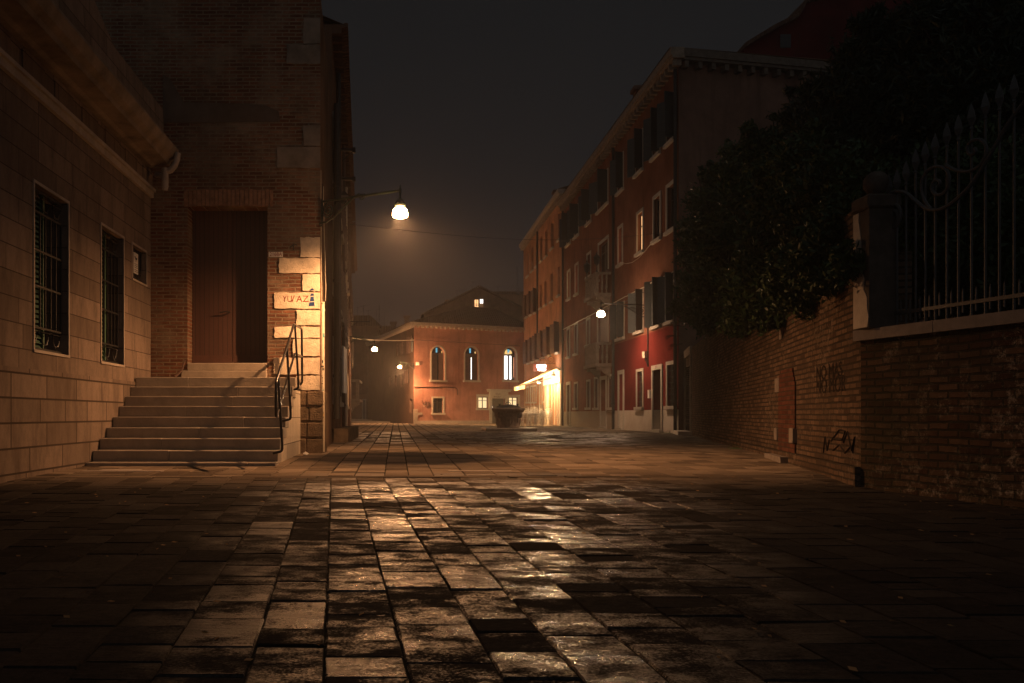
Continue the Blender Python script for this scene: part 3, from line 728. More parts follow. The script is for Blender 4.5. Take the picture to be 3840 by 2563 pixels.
# ------------------------------------------------------------------ generic house windows
def window(f, t, x0, x1, y0, y1, kind='dark', fr=.11, sill=True, rec=.16, shut=None, bars=False, inner=None, uz=None, frame=True):
    """x0..x1 opening in px, y0 top / y1 bottom in px at the middle"""
    if uz: u0, u1, z0, z1 = uz
    else:
        xm = (x0 + x1) / 2; u0, u1 = sorted((f.u(x0), f.u(x1))); z1, z0 = f.z(xm, y0), f.z(xm, y1)
    mb = MB(); f.box(mb, u0, u1, -rec - .05, -rec, z0, z1)
    w = mb.build('window' , M[{'dark': 'glass', 'warm': 'lit_warm', 'pink': 'lit_pink', 'cream': 'lit_cream', 'white': 'lit_white', 'panel': 'panel', 'cool': 'lit_cool'}[kind]], t)
    if kind not in ('panel',):
        m = MB(); um = (u0 + u1) / 2; s_ = .035
        f.box(m, um - s_, um + s_, -rec, -rec + .04, z0, z1)
        for a in (u0, u1 - .05): f.box(m, a, a + .05, -rec, -rec + .03, z0, z1)
        f.box(m, u0, u1, -rec, -rec + .034, z1 - .06, z1); f.box(m, u0, u1, -rec, -rec + .034, z0, z0 + .06); f.box(m, u0, u1, -rec, -rec + .03, z0 + (z1 - z0) * .68, z0 + (z1 - z0) * .68 + .04)
        m.build('sash', M['shutter_brown'], w)
    if frame:
        m = MB(); g = .035
        f.box(m, u0 - fr, u0, -.02, g, z0, z1); f.box(m, u1, u1 + fr, -.02, g, z0, z1); f.box(m, u0 - fr, u1 + fr, -.02, g, z1, z1 + fr)
        m.build('frame', M['trim'], w)
    if sill:
        m = MB(); f.box(m, u0 - fr - .05, u1 + fr + .05, -.02, .12, z0 - .13, z0); m.build('sill', M['trim'], w)
    if bars:
        m = MB()
        for k_ in range(1, 6): u = u0 + (u1 - u0) * k_ / 6; f.box(m, u - .008, u + .008, -.06, -.044, z0, z1)
        for k_ in range(1, 7): z = z0 + (z1 - z0) * k_ / 7; f.box(m, u0, u1, -.066, -.05, z - .01, z + .01)
        m.build('grille', M['iron'], w)
    if shut:
        mt, ang, wd = shut[:3]
        for uu, sgn in ((u0, -1), (u1, 1)):
            a = math.radians(ang if len(shut) < 4 or sgn < 0 else shut[3]); 
            du = math.cos(a) * wd * sgn; dw = math.sin(a) * wd
            m = MB()
            p0 = f.P(uu + sgn * .0, .045, 0); p1 = f.P(uu + du, .045 + dw, 0)
            th = Vector((p1[0] - p0[0], p1[1] - p0[1])).normalized(); nn = Vector((-th.y, th.x)) * .022
            z_0, z_1 = z0 - .02, z1 + .04
            m.hexa([(p0[0] - nn.x, p0[1] - nn.y, z_0), (p1[0] - nn.x, p1[1] - nn.y, z_0), (p1[0] + nn.x, p1[1] + nn.y, z_0), (p0[0] + nn.x, p0[1] + nn.y, z_0),
                    (p0[0] - nn.x, p0[1] - nn.y, z_1), (p1[0] - nn.x, p1[1] - nn.y, z_1), (p1[0] + nn.x, p1[1] + nn.y, z_1), (p0[0] + nn.x, p0[1] + nn.y, z_1)])
            n2 = nn * 1.5
            for q in np.linspace(z_0 + .1, z_1 - .15, 8):
                m.hexa([(p0[0] - n2.x, p0[1] - n2.y, q), (p1[0] - n2.x, p1[1] - n2.y, q), (p1[0] + n2.x, p1[1] + n2.y, q), (p0[0] + n2.x, p0[1] + n2.y, q),
                        (p0[0] - n2.x, p0[1] - n2.y, q + .04), (p1[0] - n2.x, p1[1] - n2.y, q + .04), (p1[0] + n2.x, p1[1] + n2.y, q + .04), (p0[0] + n2.x, p0[1] + n2.y, q + .04)])
            m.build('shutter', M[mt], w)
    return (u0, u1, z0, z1)
def hole(f, x0, x1, y0, y1):
    xm = (x0 + x1) / 2; u0, u1 = sorted((f.u(x0), f.u(x1))); return (u0, u1, f.z(xm, y1), f.z(xm, y0))
def doorway(f, t, x0, x1, y0, mat='shutter_dark', fr=.16, rec=.35, step=True, plate=False, zb=None):
    xm = (x0 + x1) / 2; u0, u1 = sorted((f.u(x0), f.u(x1))); z1 = f.z(xm, y0); z0 = (zb if zb is not None else -.72)
    mb = MB(); f.box(mb, u0, u1, -rec - .05, -rec, z0, z1); d = mb.build('door', M[mat], t)
    m = MB(); um = (u0 + u1) / 2
    for a, b in ((u0 + .06, um - .03), (um + .03, u1 - .06)):
        for q in ((.12, .42), (.5, .92)):
            za, zc = z0 + (z1 - z0) * q[0], z0 + (z1 - z0) * q[1]; f.box(m, a, b, -rec, -rec + .015, za, zc)
    m.build('door_panel', M[mat], d)
    m = MB(); g = .045
    f.box(m, u0 - fr, u0, -.02, g, z0, z1); f.box(m, u1, u1 + fr, -.02, g, z0, z1); f.box(m, u0 - fr, u1 + fr, -.02, g, z1, z1 + fr * 1.2)
    m.build('frame', M['trim'], d)
    if step: m = MB(); f.box(m, u0 - .1, u1 + .1, -rec, .15, z0, z0 + .10); m.build('doorstep', M['trim'], d)
    h = MB(); f.box(h, um + .05, um + .09, -rec, -rec + .05, z0 + 1.0, z0 + 1.25); h.build('handle', M['alu'], d)
    return (u0, u1, z0, z1)
def dhole(f, x0, x1, y0):
    xm = (x0 + x1) / 2; u0, u1 = sorted((f.u(x0), f.u(x1))); return (u0, u1, -.72, f.z(xm, y0))
def cornice(f, t, u0, u1, zb, zt, out=.40, bracket=.5, mat='stone'):
    mb = MB(); f.box(mb, u0, u1, -.1, out, zb + (zt - zb) * .55, zt); f.box(mb, u0, u1, -.1, out * .85, zb + (zt - zb) * .38, zb + (zt - zb) * .55)
    u = u0 + .1
    while u < u1 - .1:
        f.box(mb, u, u + .16, -.02, out * .7, zb, zb + (zt - zb) * .38); u += bracket
    return mb.build('cornice', M[mat], t)

# ------------------------------------------------------------------ right row of houses
XR = 10.4
def Yp(px): return XR * F / (px - VX)
Ya, Yab, Ybc, Yc = 32.0, Yp(2305), Yp(2115), 72.6
zW = (VY - 1538) / F * 35       # top of the white base of the red front
M['plaster_A'] = plaster_mat('red_house_plaster', DY, (.20, .085, .055), low=None)
M['plaster_B'] = plaster_mat('brick_red_plaster', DY, (.21, .085, .05), low=(.42, .36, .28), zsplit=zW)
M['plaster_C'] = plaster_mat('orange_plaster', DY, (.44, .225, .125), low=(.36, .27, .2), zsplit=.75)
M['plaster_gable'] = plaster_mat('dark_brown_plaster', DX, (.17, .10, .075))
def red_front_mat():
    m, nt, b = new_mat('two_tone_red_front'); v = wcoord(nt, DY)
    z = N(nt, 'ShaderNodeSeparateXYZ', {0: v}).outputs[1]
    wv = mathn(nt, 'MULTIPLY', mathn(nt, 'SUBTRACT', noise(nt, v, 1.2, 5, .6), .5), .10)
    zz = mathn(nt, 'ADD', z, wv)
    n1 = noise(nt, v, .6, 8, .68, .4); n2 = noise(nt, vscale(nt, v, (3, .3, 1)), 1.2, 6, .7)
    up = mix(nt, ramp(nt, n1, [(.35, 0), (.68, 1)]), (.15, .062, .038), (.26, .12, .075)); up = mix(nt, mathn(nt, 'MULTIPLY', ramp(nt, n2, [(.5, 0), (.72, 1)]), .45), up, (.06, .04, .03))
    red = mix(nt, ramp(nt, n1, [(.35, 0), (.65, 1)]), (.115, .018, .016), (.175, .032, .027)); red = mix(nt, mathn(nt, 'MULTIPLY', ramp(nt, n2, [(.5, 0), (.75, 1)]), .35), red, (.09, .02, .018))
    wh = mix(nt, ramp(nt, n1, [(.4, 0), (.65, 1)]), (.62, .56, .47), (.50, .43, .34))
    c = mix(nt, mathn(nt, 'LESS_THAN', zz, 3.42), up, red); c = mix(nt, mathn(nt, 'LESS_THAN', z, zW), c, wh)
    setb(nt, b, c, .85); bump(nt, b, noise(nt, v, 3, 9, .72), .4, .03)
    return m
M['front_A'] = red_front_mat()

def house_A():
    f = Fac((XR, Yab), (XR, Ya)); f.n = Vector((-1, 0)); P = f.P
    t = thing('red_house', 'four-storey house with a red ground floor over a white base', 'house', (XR, 36, -.7))
    W_ = []; D_ = []
    gw = [(2390, 2411, 1394, 1527), (2504, 2532, 1368, 1523)]
    f1 = [(2315, 2341, 1142, 1268), (2385, 2412, 1096, 1242), (2449, 2477, 1052, 1222), (2500, 2527, 1034, 1205)]
    f2 = [(2320, 2334, 856, 990), (2391, 2411, 800, 946), (2453, 2476, 740, 898), (2503, 2529, 696, 862)]
    f3 = [(2316, 2338, 588, 716), (2384, 2411, 505, 645), (2447, 2475, 428, 582), (2500, 2529, 368, 530)]
    holes = [hole(f, *w) for w in gw + f1 + f2 + f3] + [dhole(f, 2322, 2338, 1404), dhole(f, 2450, 2481, 1387)]
    mb = MB(); f.wall(mb, 0, f.L, -.8, 13.3, holes, .36); mb.build('wall', M['front_A'], t)
    window(f, t, *gw[0], bars=True, fr=.12); window(f, t, *gw[1], bars=True, fr=.14, kind='dark')
    kinds = ['dark', 'dark', 'dark', 'cool']
    for w, k_ in zip(f1, kinds): window(f, t, *w, kind=k_, shut=('shutter_dark', 48, .33, 75), fr=.08, rec=.25)
    for w, k_ in zip(f2, ['pink', 'warm', 'dark', 'dark']): window(f, t, *w, kind=k_, fr=.14)
    for w in f3: window(f, t, *w, shut=('shutter_dark', 35, .40, 70), fr=.08)
    doorway(f, t, 2322, 2338, 1404, 'dark'); doorway(f, t, 2450, 2481, 1387, 'door_green')
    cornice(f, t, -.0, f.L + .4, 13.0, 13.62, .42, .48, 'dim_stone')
    # gable side facing the viewer
    g = Fac((XR, Ya), (XR + 16, Ya + 3.3)); g.n = Vector((.2, -1)).normalized()
    mb = MB(); g.wall(mb, 0, g.L, -.8, 13.3, [], .1); mb.build('side_wall', M['plaster_gable'], t)
    cornice(g, t, 0, g.L, 12.95, 13.58, .42, .55, 'dark_stone')
    mb = MB(); a = [(XR - .45, Ya - .4, 13.62), (XR - .45, Yab, 13.62), (XR + 6, Yab, 15.4), (XR + 6, Ya + 6, 15.4)]
    mb.quad(*a); mb.quad((XR - .45, Ya - .4, 13.64), (XR + 6, Ya + 6, 15.4), (XR + 16, Ya + 6, 15.2), (XR + 16, Ya + 2.8, 13.64)); mb.build('roof', M['tile'], t)
    mb = MB(); f.box(mb, f.u(2436.5), f.u(2442.5), 0, .09, f.z(2440, 1494), f.z(2440, 1463)); mb.build('intercom', M['white_paint'], t)
    mb = MB(); f.box(mb, f.u(2418), f.u(2427), 0, .12, f.z(2422, 1343), f.z(2422, 1319)); mb.build('junction_box', M['pvc'], t)
    mb = MB(); u = f.u(2432); mb.tube([P(u, .03, f.z(2432, 1376)), P(u, .03, f.z(2432, 1224))], .03, 6)
    mb.tube([P(u, .03, f.z(2432, 1376)), P(u - .1, .05, f.z(2432, 1362)), P(f.u(2422), .05, f.z(2422, 1345))], .012, 5); mb.build('conduit', M['pipe_dark'], t)
    text('number', '2175', P, f.u(2461), .05, f.z(2461, 1383), .16, M['red_paint'], t)
    return f
fA = house_A()
M['balcony'] = plain('weathered_balcony_stone', (.26, .21, .165), .85, var=.3)
def balcony(f, t, x0, x1, ytop, ybot, out=.75):
    u0, u1 = sorted((f.u(x0), f.u(x1))); xm = x1; z1 = f.z(xm, ytop); z0 = z1 - 1.05
    mb = MB(); f.box(mb, u0 - .06, u1 + .06, 0, out + .06, z0 - .16, z0); b = mb.build('balcony', M['balcony'], t)
    mb = MB(); f.box(mb, u0, u1, out - .14, out + .02, z1 - .12, z1)
    for a in (u0, u1 - .14): f.box(mb, a, a + .14, 0, out - .14, z1 - .12, z1)
    for a in (u0, u1 - .15): f.box(mb, a, a + .15, out - .14, out, z0, z1 - .12)
    mb.build('parapet', M['balcony'], b)
    mb = MB(); n = max(4, int((u1 - u0) / .2))
    prof = [(.03, 0), (.05, .05), (.035, .12), (.07, .30), (.04, .50), (.035, .62), (.055, .72), (.04, z1 - .12 - z0)]
    for k_ in range(n): q = P_ = f.P(u0 + .22 + (u1 - u0 - .44) * k_ / (n - 1), out - .07, z0); mb.lathe(prof, q, 7)
    for a in (u0 + .07, u1 - .07):
        for w in (.2, .42): mb.lathe(prof, f.P(a, w, z0), 7)
    mb.build('balusters', M['balcony'], b, True)
    for a in (u0 + .1, u1 - .28):
        mb = MB()
        poly = [(0, z0 - .16), (out * .9, z0 - .16), (out * .92, z0 - .30), (out * .62, z0 - .33), (out * .42, z0 - .48), (out * .15, z0 - .60), (0, z0 - .78)]
        mb.prism(poly, lambda w, u, z: f.P(a + u, w, z), 0, .18)
        mb.build('corbel', M['balcony'], b)
    return u0, u1, z1
def house_B():
    f = Fac((XR, Ybc), (XR, Yab)); f.n = Vector((-1, 0)); P = f.P
    t = thing('balcony_house', 'four-storey dark red house with two stone balconies', 'house', (XR, 47, -.7))
    g0 = [(2155, 2166, 1440, 1530), (2202, 2213, 1432, 1529), (2231, 2243, 1422, 1530), (2283, 2298, 1412, 1529)]
    f1 = [(2128, 2137, 1236, 1338), (2156, 2166, 1219, 1326), (2201, 2212, 1201, 1294)]
    f1d = (2243, 2281, 1148, 1290)
    f2 = [(2129, 2138, 1020, 1120), (2158, 2168, 995, 1102), (2203, 2215, 955, 1036)]; f2d = (2246, 2281, 908, 1022)
    f3 = [(2125, 2139, 812, 916), (2154, 2170, 778, 885), (2200, 2216, 724, 835), (2242, 2280, 662, 778)]
    holes = [hole(f, *w) for w in g0 + f1 + [f1d] + f2 + [f2d] + f3] + [dhole(f, 2127, 2138, 1444), dhole(f, 2254, 2273, 1425)]
    mb = MB(); f.wall(mb, 0, f.L, -.8, 13.3, holes, .3); mb.build('wall', M['plaster_B'], t)
    for w in g0: window(f, t, *w, bars=True)
    for w in f1: window(f, t, *w, kind='panel', rec=.08, fr=.13)
    window(f, t, *f1d, kind='panel', rec=.1, fr=.15, sill=False); window(f, t, *f2d, kind='dark', fr=.15, sill=False)
    for w, k_ in zip(f2, ['cream', 'pink', 'dark']): window(f, t, *w, kind=k_, fr=.13)
    for w in f3: window(f, t, *w, shut=('shutter_dark', 35, .55, 75), fr=.1)
    doorway(f, t, 2127, 2138, 1444, 'panel'); doorway(f, t, 2254, 2273, 1425, 'panel')
    u0, u1, z1 = balcony(f, t, 2248, 2291, 1020, 1110); balcony(f, t, 2247, 2292, 1284, 1395)
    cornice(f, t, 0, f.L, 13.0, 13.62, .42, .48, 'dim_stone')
    mb = MB(); mb.quad((XR - .45, Yab, 13.62), (XR - .45, Ybc, 13.62), (XR + 6, Ybc, 15.4), (XR + 6, Yab, 15.4)); mb.build('roof', M['tileY'], t)
    c = MB(); yy = 42.5; xx = 12.0; c.box(xx - .3, xx + .3, yy, yy + .6, 13.6, 16.2); c.box(xx - .42, xx + .42, yy - .1, yy + .7, 16.2, 16.38); c.build('chimney', M['plaster_gable'], t)
    for a in (u0 + .1, u1 - .1):
        q = P(a, .68, z1); l = thing('iron_lantern', 'unlit black lantern on the %s corner of the upper stone balcony' % ('far' if a < (u0 + u1) / 2 else 'near'), 'lantern', q)
        MB().lathe([(.09, 0), (.05, .05), (.025, .1), (.025, .3), (.06, .34), (.05, .36)], q, 8).build('stem', M['iron'], l)
        MB().lathe([(.06, .36), (.13, .42), (.16, .70), (.19, .72), (.10, .84), (.03, .9), (.03, .98), (.0, 1.0)], q, 6).build('lantern_head', M['iron'], l)
    return f
fB = house_B()
def house_C():
    f = Fac((XR, Yc), (XR, Ybc)); f.n = Vector((-1, 0)); P = f.P
    t = thing('orange_house', 'orange plaster house with the lit restaurant on its ground floor', 'house', (XR, 62, -.7))
    top = [(1975, 1982, 950, 1036), (1993, 2000, 925, 1015), (2009, 2015.5, 906, 998), (2026, 2034, 887, 979), (2043.5, 2053, 864, 962), (2066, 2076, 833, 931), (2092, 2102, 797, 898)]
    mid = [(2024, 2032, 1067, 1155), (2041.6, 2050, 1052, 1143), (2064.5, 2074, 1025, 1130), (2090.6, 2100, 1000, 1107), (1972, 1979, 1115, 1188), (1988, 1995, 1100, 1180), (2004, 2011, 1087, 1172)]
    fst = [(1979, 1987, 1282, 1362), (1996, 2003, 1272, 1356), (2014, 2022, 1258, 1349), (2034, 2043, 1247, 1340), (2057, 2067, 1233, 1332), (2085, 2097, 1214, 1322)]
    gnd = [(1976, 1982, 1456, 1508), (1990, 1997, 1452, 1508), (2004, 2011, 1450, 1508), (2042, 2048, 1442, 1505)]
    holes = [hole(f, *w) for w in top + mid + fst + gnd] + [dhole(f, 2025, 2033, 1444), (f.u(2060), f.u(2100), -.72, f.z(2080, 1434))]
    mb = MB(); f.wall(mb, 0, f.L, -.8, 14.2, holes, .3); mb.build('wall', M['plaster_C'], t)
    mb = MB(); mb.quad((XR, Yc, -.8), (XR + 8, Yc + .6, -.8), (XR + 8, Yc + .6, 14.2), (XR, Yc, 14.2)); mb.quad((XR, Ybc, 13), (XR + 8, Ybc, 13), (XR + 8, Ybc, 14.4), (XR, Ybc, 14.4)); mb.build('side_wall', M['plaster_gable'], t)
    for w in top[:3]: window(f, t, *w, kind='dark', frame=False)
    for w in top[3:]: window(f, t, *w, kind='panel' if w[0] > 2040 else 'dark', rec=.2, frame=False, fr=.05)
    for w in mid[:4]: window(f, t, *w, kind='panel', rec=.2, frame=False, fr=.05)
    for w in mid[4:]: window(f, t, *w, shut=('shutter_brown', 20, .5, 35), frame=False, fr=.05)
    for i, w in enumerate(fst): window(f, t, *w, kind='cream' if i == 0 else 'dark', shut=('shutter_brown', 25, .62, 40), frame=False, fr=.05)
    for w in gnd: window(f, t, *w, kind='dark')
    doorway(f, t, 2025, 2033, 1444, 'shutter_brown')
    cornice(f, t, 0, f.L, 13.95, 14.45, .40, .42)
    mb = MB(); mb.quad((XR - .4, Ybc, 14.46), (XR - .4, Yc, 14.46), (XR + 5, Yc, 16), (XR + 5, Ybc, 16)); mb.build('roof', M['tileY'], t)
    c = MB(); c.box(11.3, 11.9, 63, 63.6, 14.3, 16.4); c.box(11.2, 12.0, 62.9, 63.7, 16.4, 16.6); c.build('chimney', M['plaster_gable'], t)
    # restaurant front: folding wooden doors between white jambs, lit fascia above
    u0, u1 = f.u(2060), f.u(2100); z1 = f.z(2080, 1434); n = 4
    for k_ in range(n):
        a = u0 + (u1 - u0) * k_ / n; b = a + (u1 - u0) / n
        mb = MB(); f.box(mb, a + .06, b - .16, -.12, -.04, -.7, z1); mb.build('folding_door', M['door_wood'], t)
        mb = MB(); f.box(mb, b - .16, b + .06, -.14, .0, -.7, z1); mb.build('door_jamb', M['trim'], t)
    mb = MB(); f.box(mb, f.u(2046), f.u(2058), .0, .1, -.7, f.z(2052, 1436)); f.box(mb, f.u(2102), f.u(2109), 0, .12, -.7, f.z(2105, 1436)); mb.build('pilaster', M['trim'], t)
    return f
M['door_wood'] = plank('varnished_wood', (.30, .13, .06), DY, .3)
fC = house_C()

# restaurant fittings
M['awning'] = plain('cream_awning_cloth', (.72, .58, .40), .8, var=.08, bmp=.05)
nt_ = M['awning'].node_tree; tr_ = nt_.nodes.new('ShaderNodeBsdfTranslucent'); tr_.inputs[0].default_value = (.85, .70, .48, 1); mx_ = nt_.nodes.new('ShaderNodeMixShader'); mx_.inputs[0].default_value = .5
out_ = [n for n in nt_.nodes if n.type == 'OUTPUT_MATERIAL'][0]; pb_ = [n for n in nt_.nodes if n.type == 'BSDF_PRINCIPLED'][0]
nt_.links.new(pb_.outputs[0], mx_.inputs[1]); nt_.links.new(tr_.outputs[0], mx_.inputs[2]); nt_.links.new(mx_.outputs[0], out_.inputs[0])
t = thing('awning', 'sloping cream awning with a lettered front edge over the restaurant', 'awning', (9.2, 58, 3.1))
ya, yb = 55.7, 61.2; xf = 8.08
mb = MB()
for k_ in range(10): a_ = xf + (XR - .02 - xf) * k_ / 10; b_ = xf + (XR - .02 - xf) * (k_ + 1) / 10; h_ = lambda x: 1.99 + 1.14 * (x - xf) / (XR - xf) - .07 * math.sin(math.pi * (x - xf) / (XR - xf)); mb.quad((a_, ya, h_(a_)), (b_, ya, h_(b_)), (b_, yb, h_(b_)), (a_, yb, h_(a_)))
mb; mb.build('canopy', M['awning'], t)
mb = MB(); n = 11
mb.quad((xf, ya, 1.70), (xf, yb, 1.70), (xf, yb, 1.99), (xf, ya, 1.99)); va = mb.build('valance', M['awning'], t)
mb = MB(); mb.tube([(xf, ya, 1.99), (xf, yb, 1.99)], .045, 8)
for y in (ya + .3, (ya + yb) / 2, yb - .3): mb.tube([(XR, y, 2.55), (9.2, y, 2.25), (xf + .05, y, 1.97)], .025, 6)
mb.build('folding_arm', M['white_paint'], t, True)
fv = Fac((xf - .02, yb), (xf - .02, ya)); fv.n = Vector((-1, 0))
text('lettering', 'Bar  S. da Vini', fv.P, .9, -.016, 1.78, .5 * .4, M['pipe'], va, sx=2.0)
fs_ = Fac((8.94, 57.4), (9.92, 57.4))
t = thing('hanging_sign', 'small red box sign with glowing white lettering on a scrolled bracket', 'sign', (9.9, 57.5, 3.1))
mb = MB(); mb.box(8.9, 9.86, 57.4, 57.55, 2.92, 3.41); sb = mb.build('sign_box', M['sign_red'] if 'sign_red' in M else emit('sign_red', (.55, .13, .07), .9), t)
mb = MB(); g_ = [(.16, 3.20), (.20, 3.34), (.30, 3.36), (.62, 3.35), (.74, 3.36), (.78, 3.30), (.72, 3.22), (.76, 3.18), (.76, 3.02), (.70, 2.97), (.52, 2.98), (.34, 2.97), (.26, 3.02), (.24, 3.14)]
mb.prism(g_, fs_.P, .002, .012); mb.build('glowing_letters', emit('sign_white', (1, .93, .93), 60), sb)
mb = MB(); fs_.box(mb, .52, .80, .012, .014, 3.185, 3.197); mb.build('letter_gap', M['lit_pink'], sb)
mb = MB(); mb.tube([(8.9, 57.47, 3.44), (XR, 57.47, 3.46)], .015, 6)
mb.tube(spiral((10.05, 57.47, 3.72), -1.5, 1.6, .26, .05, (1, 0, 0), (0, 0, 1)), .014, 6); mb.tube(spiral((9.55, 57.47, 3.62), 3.14, -.5, .2, .2, (1, 0, 0), (0, 0, 1), 12), .012, 6)
mb.build('bracket', M['iron'], t, True)
t = thing('fascia_sign', 'overexposed white lamp-lit board above the restaurant doors', 'sign', (XR, 57, 2.6))
mb = MB(); fC.box(mb, fC.u(2047), fC.u(2107), .12, .2, fC.z(2107, 1434), fC.z(2107, 1390)); mb.build('board', emit('fascia_glow', (1, .70, .38), 2.2), t)  # board is lit by the lamps; its brightness is put in as emission
mb = MB(); fC.box(mb, fC.u(2046), fC.u(2108), .0, .24, fC.z(2107, 1389), fC.z(2107, 1384)); mb.build('hood', M['trim'], t)
for (px, py, y, nm) in ((2080, 1412, 56.6, 'hanging bell lamp in front of the glowing restaurant board'), (2020, 1434, 59.5, 'round wall lamp under the awning left of the restaurant doors')):
    p = Vector(pxp(px, py, y)); p.x = min(p.x, XR - .3)
    l = thing('bell_lamp' if px > 2050 else 'globe_lamp', nm, 'lamp', p)
    MB().lathe([(.0, -.1), (.08, -.09), (.12, 0), (.09, .08), (.0, .12)], p, 12).build('bulb', M['globe'], l, True)
    MB().lathe([(.15, .0), (.12, .12), (.04, .18), (.02, .4), (.0, .4)], p, 12).build('lamp_shade', M['iron'], l, True)
    ll = bpy.data.lights.new('lamp_light', 'POINT'); ll.energy = 850 if px > 2050 else 900; ll.color = (1, .62, .28); ll.shadow_soft_size = .1
    lo = bpy.data.objects.new('lamp_light', ll); link(lo, l); lo.location = p + Vector((-.35, -.2, -.25))

# stacked cafe chairs and tables
def chair_proto():
    t = thing('cafe_chair', '', 'chair'); r = .016
    mb = MB(); mb.bbox(-.22, .22, -.21, .21, .43, .455, .008); mb.build('seat', M['alu'], t)
    mb = MB(); mb.tube([(-.22, .22, .45), (-.23, .27, .82), (-.12, .30, .86), (.12, .30, .86), (.23, .27, .82), (.22, .22, .45)], r, 6)
    for z in (.6, .7, .78): mb.tube([(-.22, .255, z), (0, .29, z + .01), (.22, .255, z)], .009, 5)
    mb.build('backrest', M['alu'], t, True)
    for sx in (-1, 1):
        MB().tube([(sx * .25, .26, .66), (sx * .27, 0, .67), (sx * .27, -.2, .66), (sx * .26, -.22, .60), (sx * .25, -.24, 0)], r, 6).build('leg', M['alu'], t, True)
        MB().tube([(sx * .23, .24, .5), (sx * .22, .20, .40), (sx * .24, .28, 0)], r, 6).build('leg', M['alu'], t, True)
    return t
def table_proto():
    t = thing('cafe_table', '', 'table')
    MB().bbox(-.33, .33, -.33, .33, .71, .74, .01).build('table_top', M['alu'], t)
    for a in (-1, 1):
        for b in (-1, 1): MB().tube([(a * .25, b * .25, .71), (a * .29, b * .29, 0)], .014, 6).build('leg', M['alu'], t, True)
    return t
cp = chair_proto(); first = True; zz = G(51)
spots = [(7.95, 54.7), (8.4, 54.6), (8.85, 54.8), (9.35, 54.6), (8.1, 55.6), (8.7, 55.8), (9.3, 55.5)]
lab = ['leftmost', 'second from left', 'middle', 'rightmost', 'back left', 'back middle', 'back right']; lev = ['bottom', 'second', 'third', 'top']
for i, (x, y) in enumerate(spots):
    for k_ in range(4 if i in (1, 2, 5) else 3):
        o = cp if first else copy_tree(cp); first = False
        o.location = (x, y, zz + .115 * k_); o.rotation_euler = (0, 0, R.choice([0, 3.14, 1.57]) + R.uniform(-.2, .2) if k_ == 0 else rz); rz = o.rotation_euler.z
        tag(o, '%s metal cafe chair of the %s stack outside the restaurant' % (lev[k_], lab[i]), 'chair', 'stacked metal cafe chairs')
tp = table_proto(); first = True
for i, (x, y, up) in enumerate([(8.55, 53.9, 0), (9.15, 54.0, 0), (8.55, 53.9, 1), (8.05, 54.0, 0)]):
    o = tp if first else copy_tree(tp); first = False
    o.location = (x, y, zz + (0 if not up else .765)); o.rotation_euler = (0, 0, .1 * i)
    if up: o.rotation_euler = (math.pi, 0, .2); o.location.z = zz + .745 + .742
    tag(o, ['square metal table under the upturned one', 'square metal table right of the one carrying another', 'upturned metal table lying on another table', 'square metal table at the left end of the stacks'][i], 'table', 'metal cafe tables')

# pipes on the row
def vpipe(px, w, z0, z1, r, label, mat='pipe_dark', f=None):
    u = f.u(px); mb = MB().tube([f.P(u, w, z0), f.P(u, w, z1 - .25), f.P(u, w + .0, z1)], r, 8)
    t = thing('downpipe', label, 'pipe', f.P(u, w, z0)); o = mb.build('pipe', M[mat], t, True)
    mb = MB()
    for z in np.arange(z0 + 1.2, z1, 2.6): mb.lathe([(r + .012, 0), (r + .012, .06)], (f.P(u, w, z)), 8)
    mb.build('clamp', M[mat], t); return t
fA2 = Fac((XR, Yc), (XR, Ya)); fA2.n = Vector((-1, 0))
vpipe(2306, .09, -.7, 13.0, .07, 'dark downpipe between the balcony house and the red house', f=fA2)
vpipe(2115.5, .09, -.7, 13.2, .07, 'dark downpipe between the orange house and the balcony house', f=fA2)
vpipe(2541, .09, -.7, 13.0, .07, 'dark downpipe at the near corner of the red house', f=fA2)
vpipe(2019, .09, 4.4, 13.9, .07, 'short dark downpipe high on the orange house', f=fA2)
# cable bundle along the right row, overhead wires
def wire(pts, r, label, mat='iron'):
    mb = MB().tube(pts, r, 5); return tag(mb.build('cable', M[mat], None, True), label, 'cable')
def along(z, y0, y1, w, n=40, jit=.02): return [(XR - w, y0 + (y1 - y0) * k_ / n, z + R.uniform(-jit, jit)) for k_ in range(n + 1)]
wire(along(5.42, 32.1, 54.3, .10), .020, 'clipped pale cable bundle along the house fronts above the shuttered windows', 'pvc')
wire(along(5.22, 32.1, 54.3, .07), .014, 'thinner cable just below the bundle on the house fronts')
wire([(XR - .06, 54.8 + .45 * k_, 4.75 + .04 * math.sin(k_)) for k_ in range(38)], .014, 'cable along the orange house below its shutters')
a = Vector(pxp(1296, 840, 22)); b = Vector((XR, 33.5, 7.15)); wire([a.lerp(b, k_ / 24) - Vector((0, 0, .35 * math.sin(math.pi * k_ / 24))) for k_ in range(25)], .006, 'long thin overhead wire across the square from row to red house')
u_ = lambda px, py: Vector((XR - .05, Yp(px), (VY - py) / F * Yp(px)))
wire([u_(2337, 985), u_(2352, 990), u_(2375, 985), u_(2400, 968), u_(2425, 940), u_(2445, 915)], .010, 'pale loose wire sagging under the pink lit window', 'pvc')

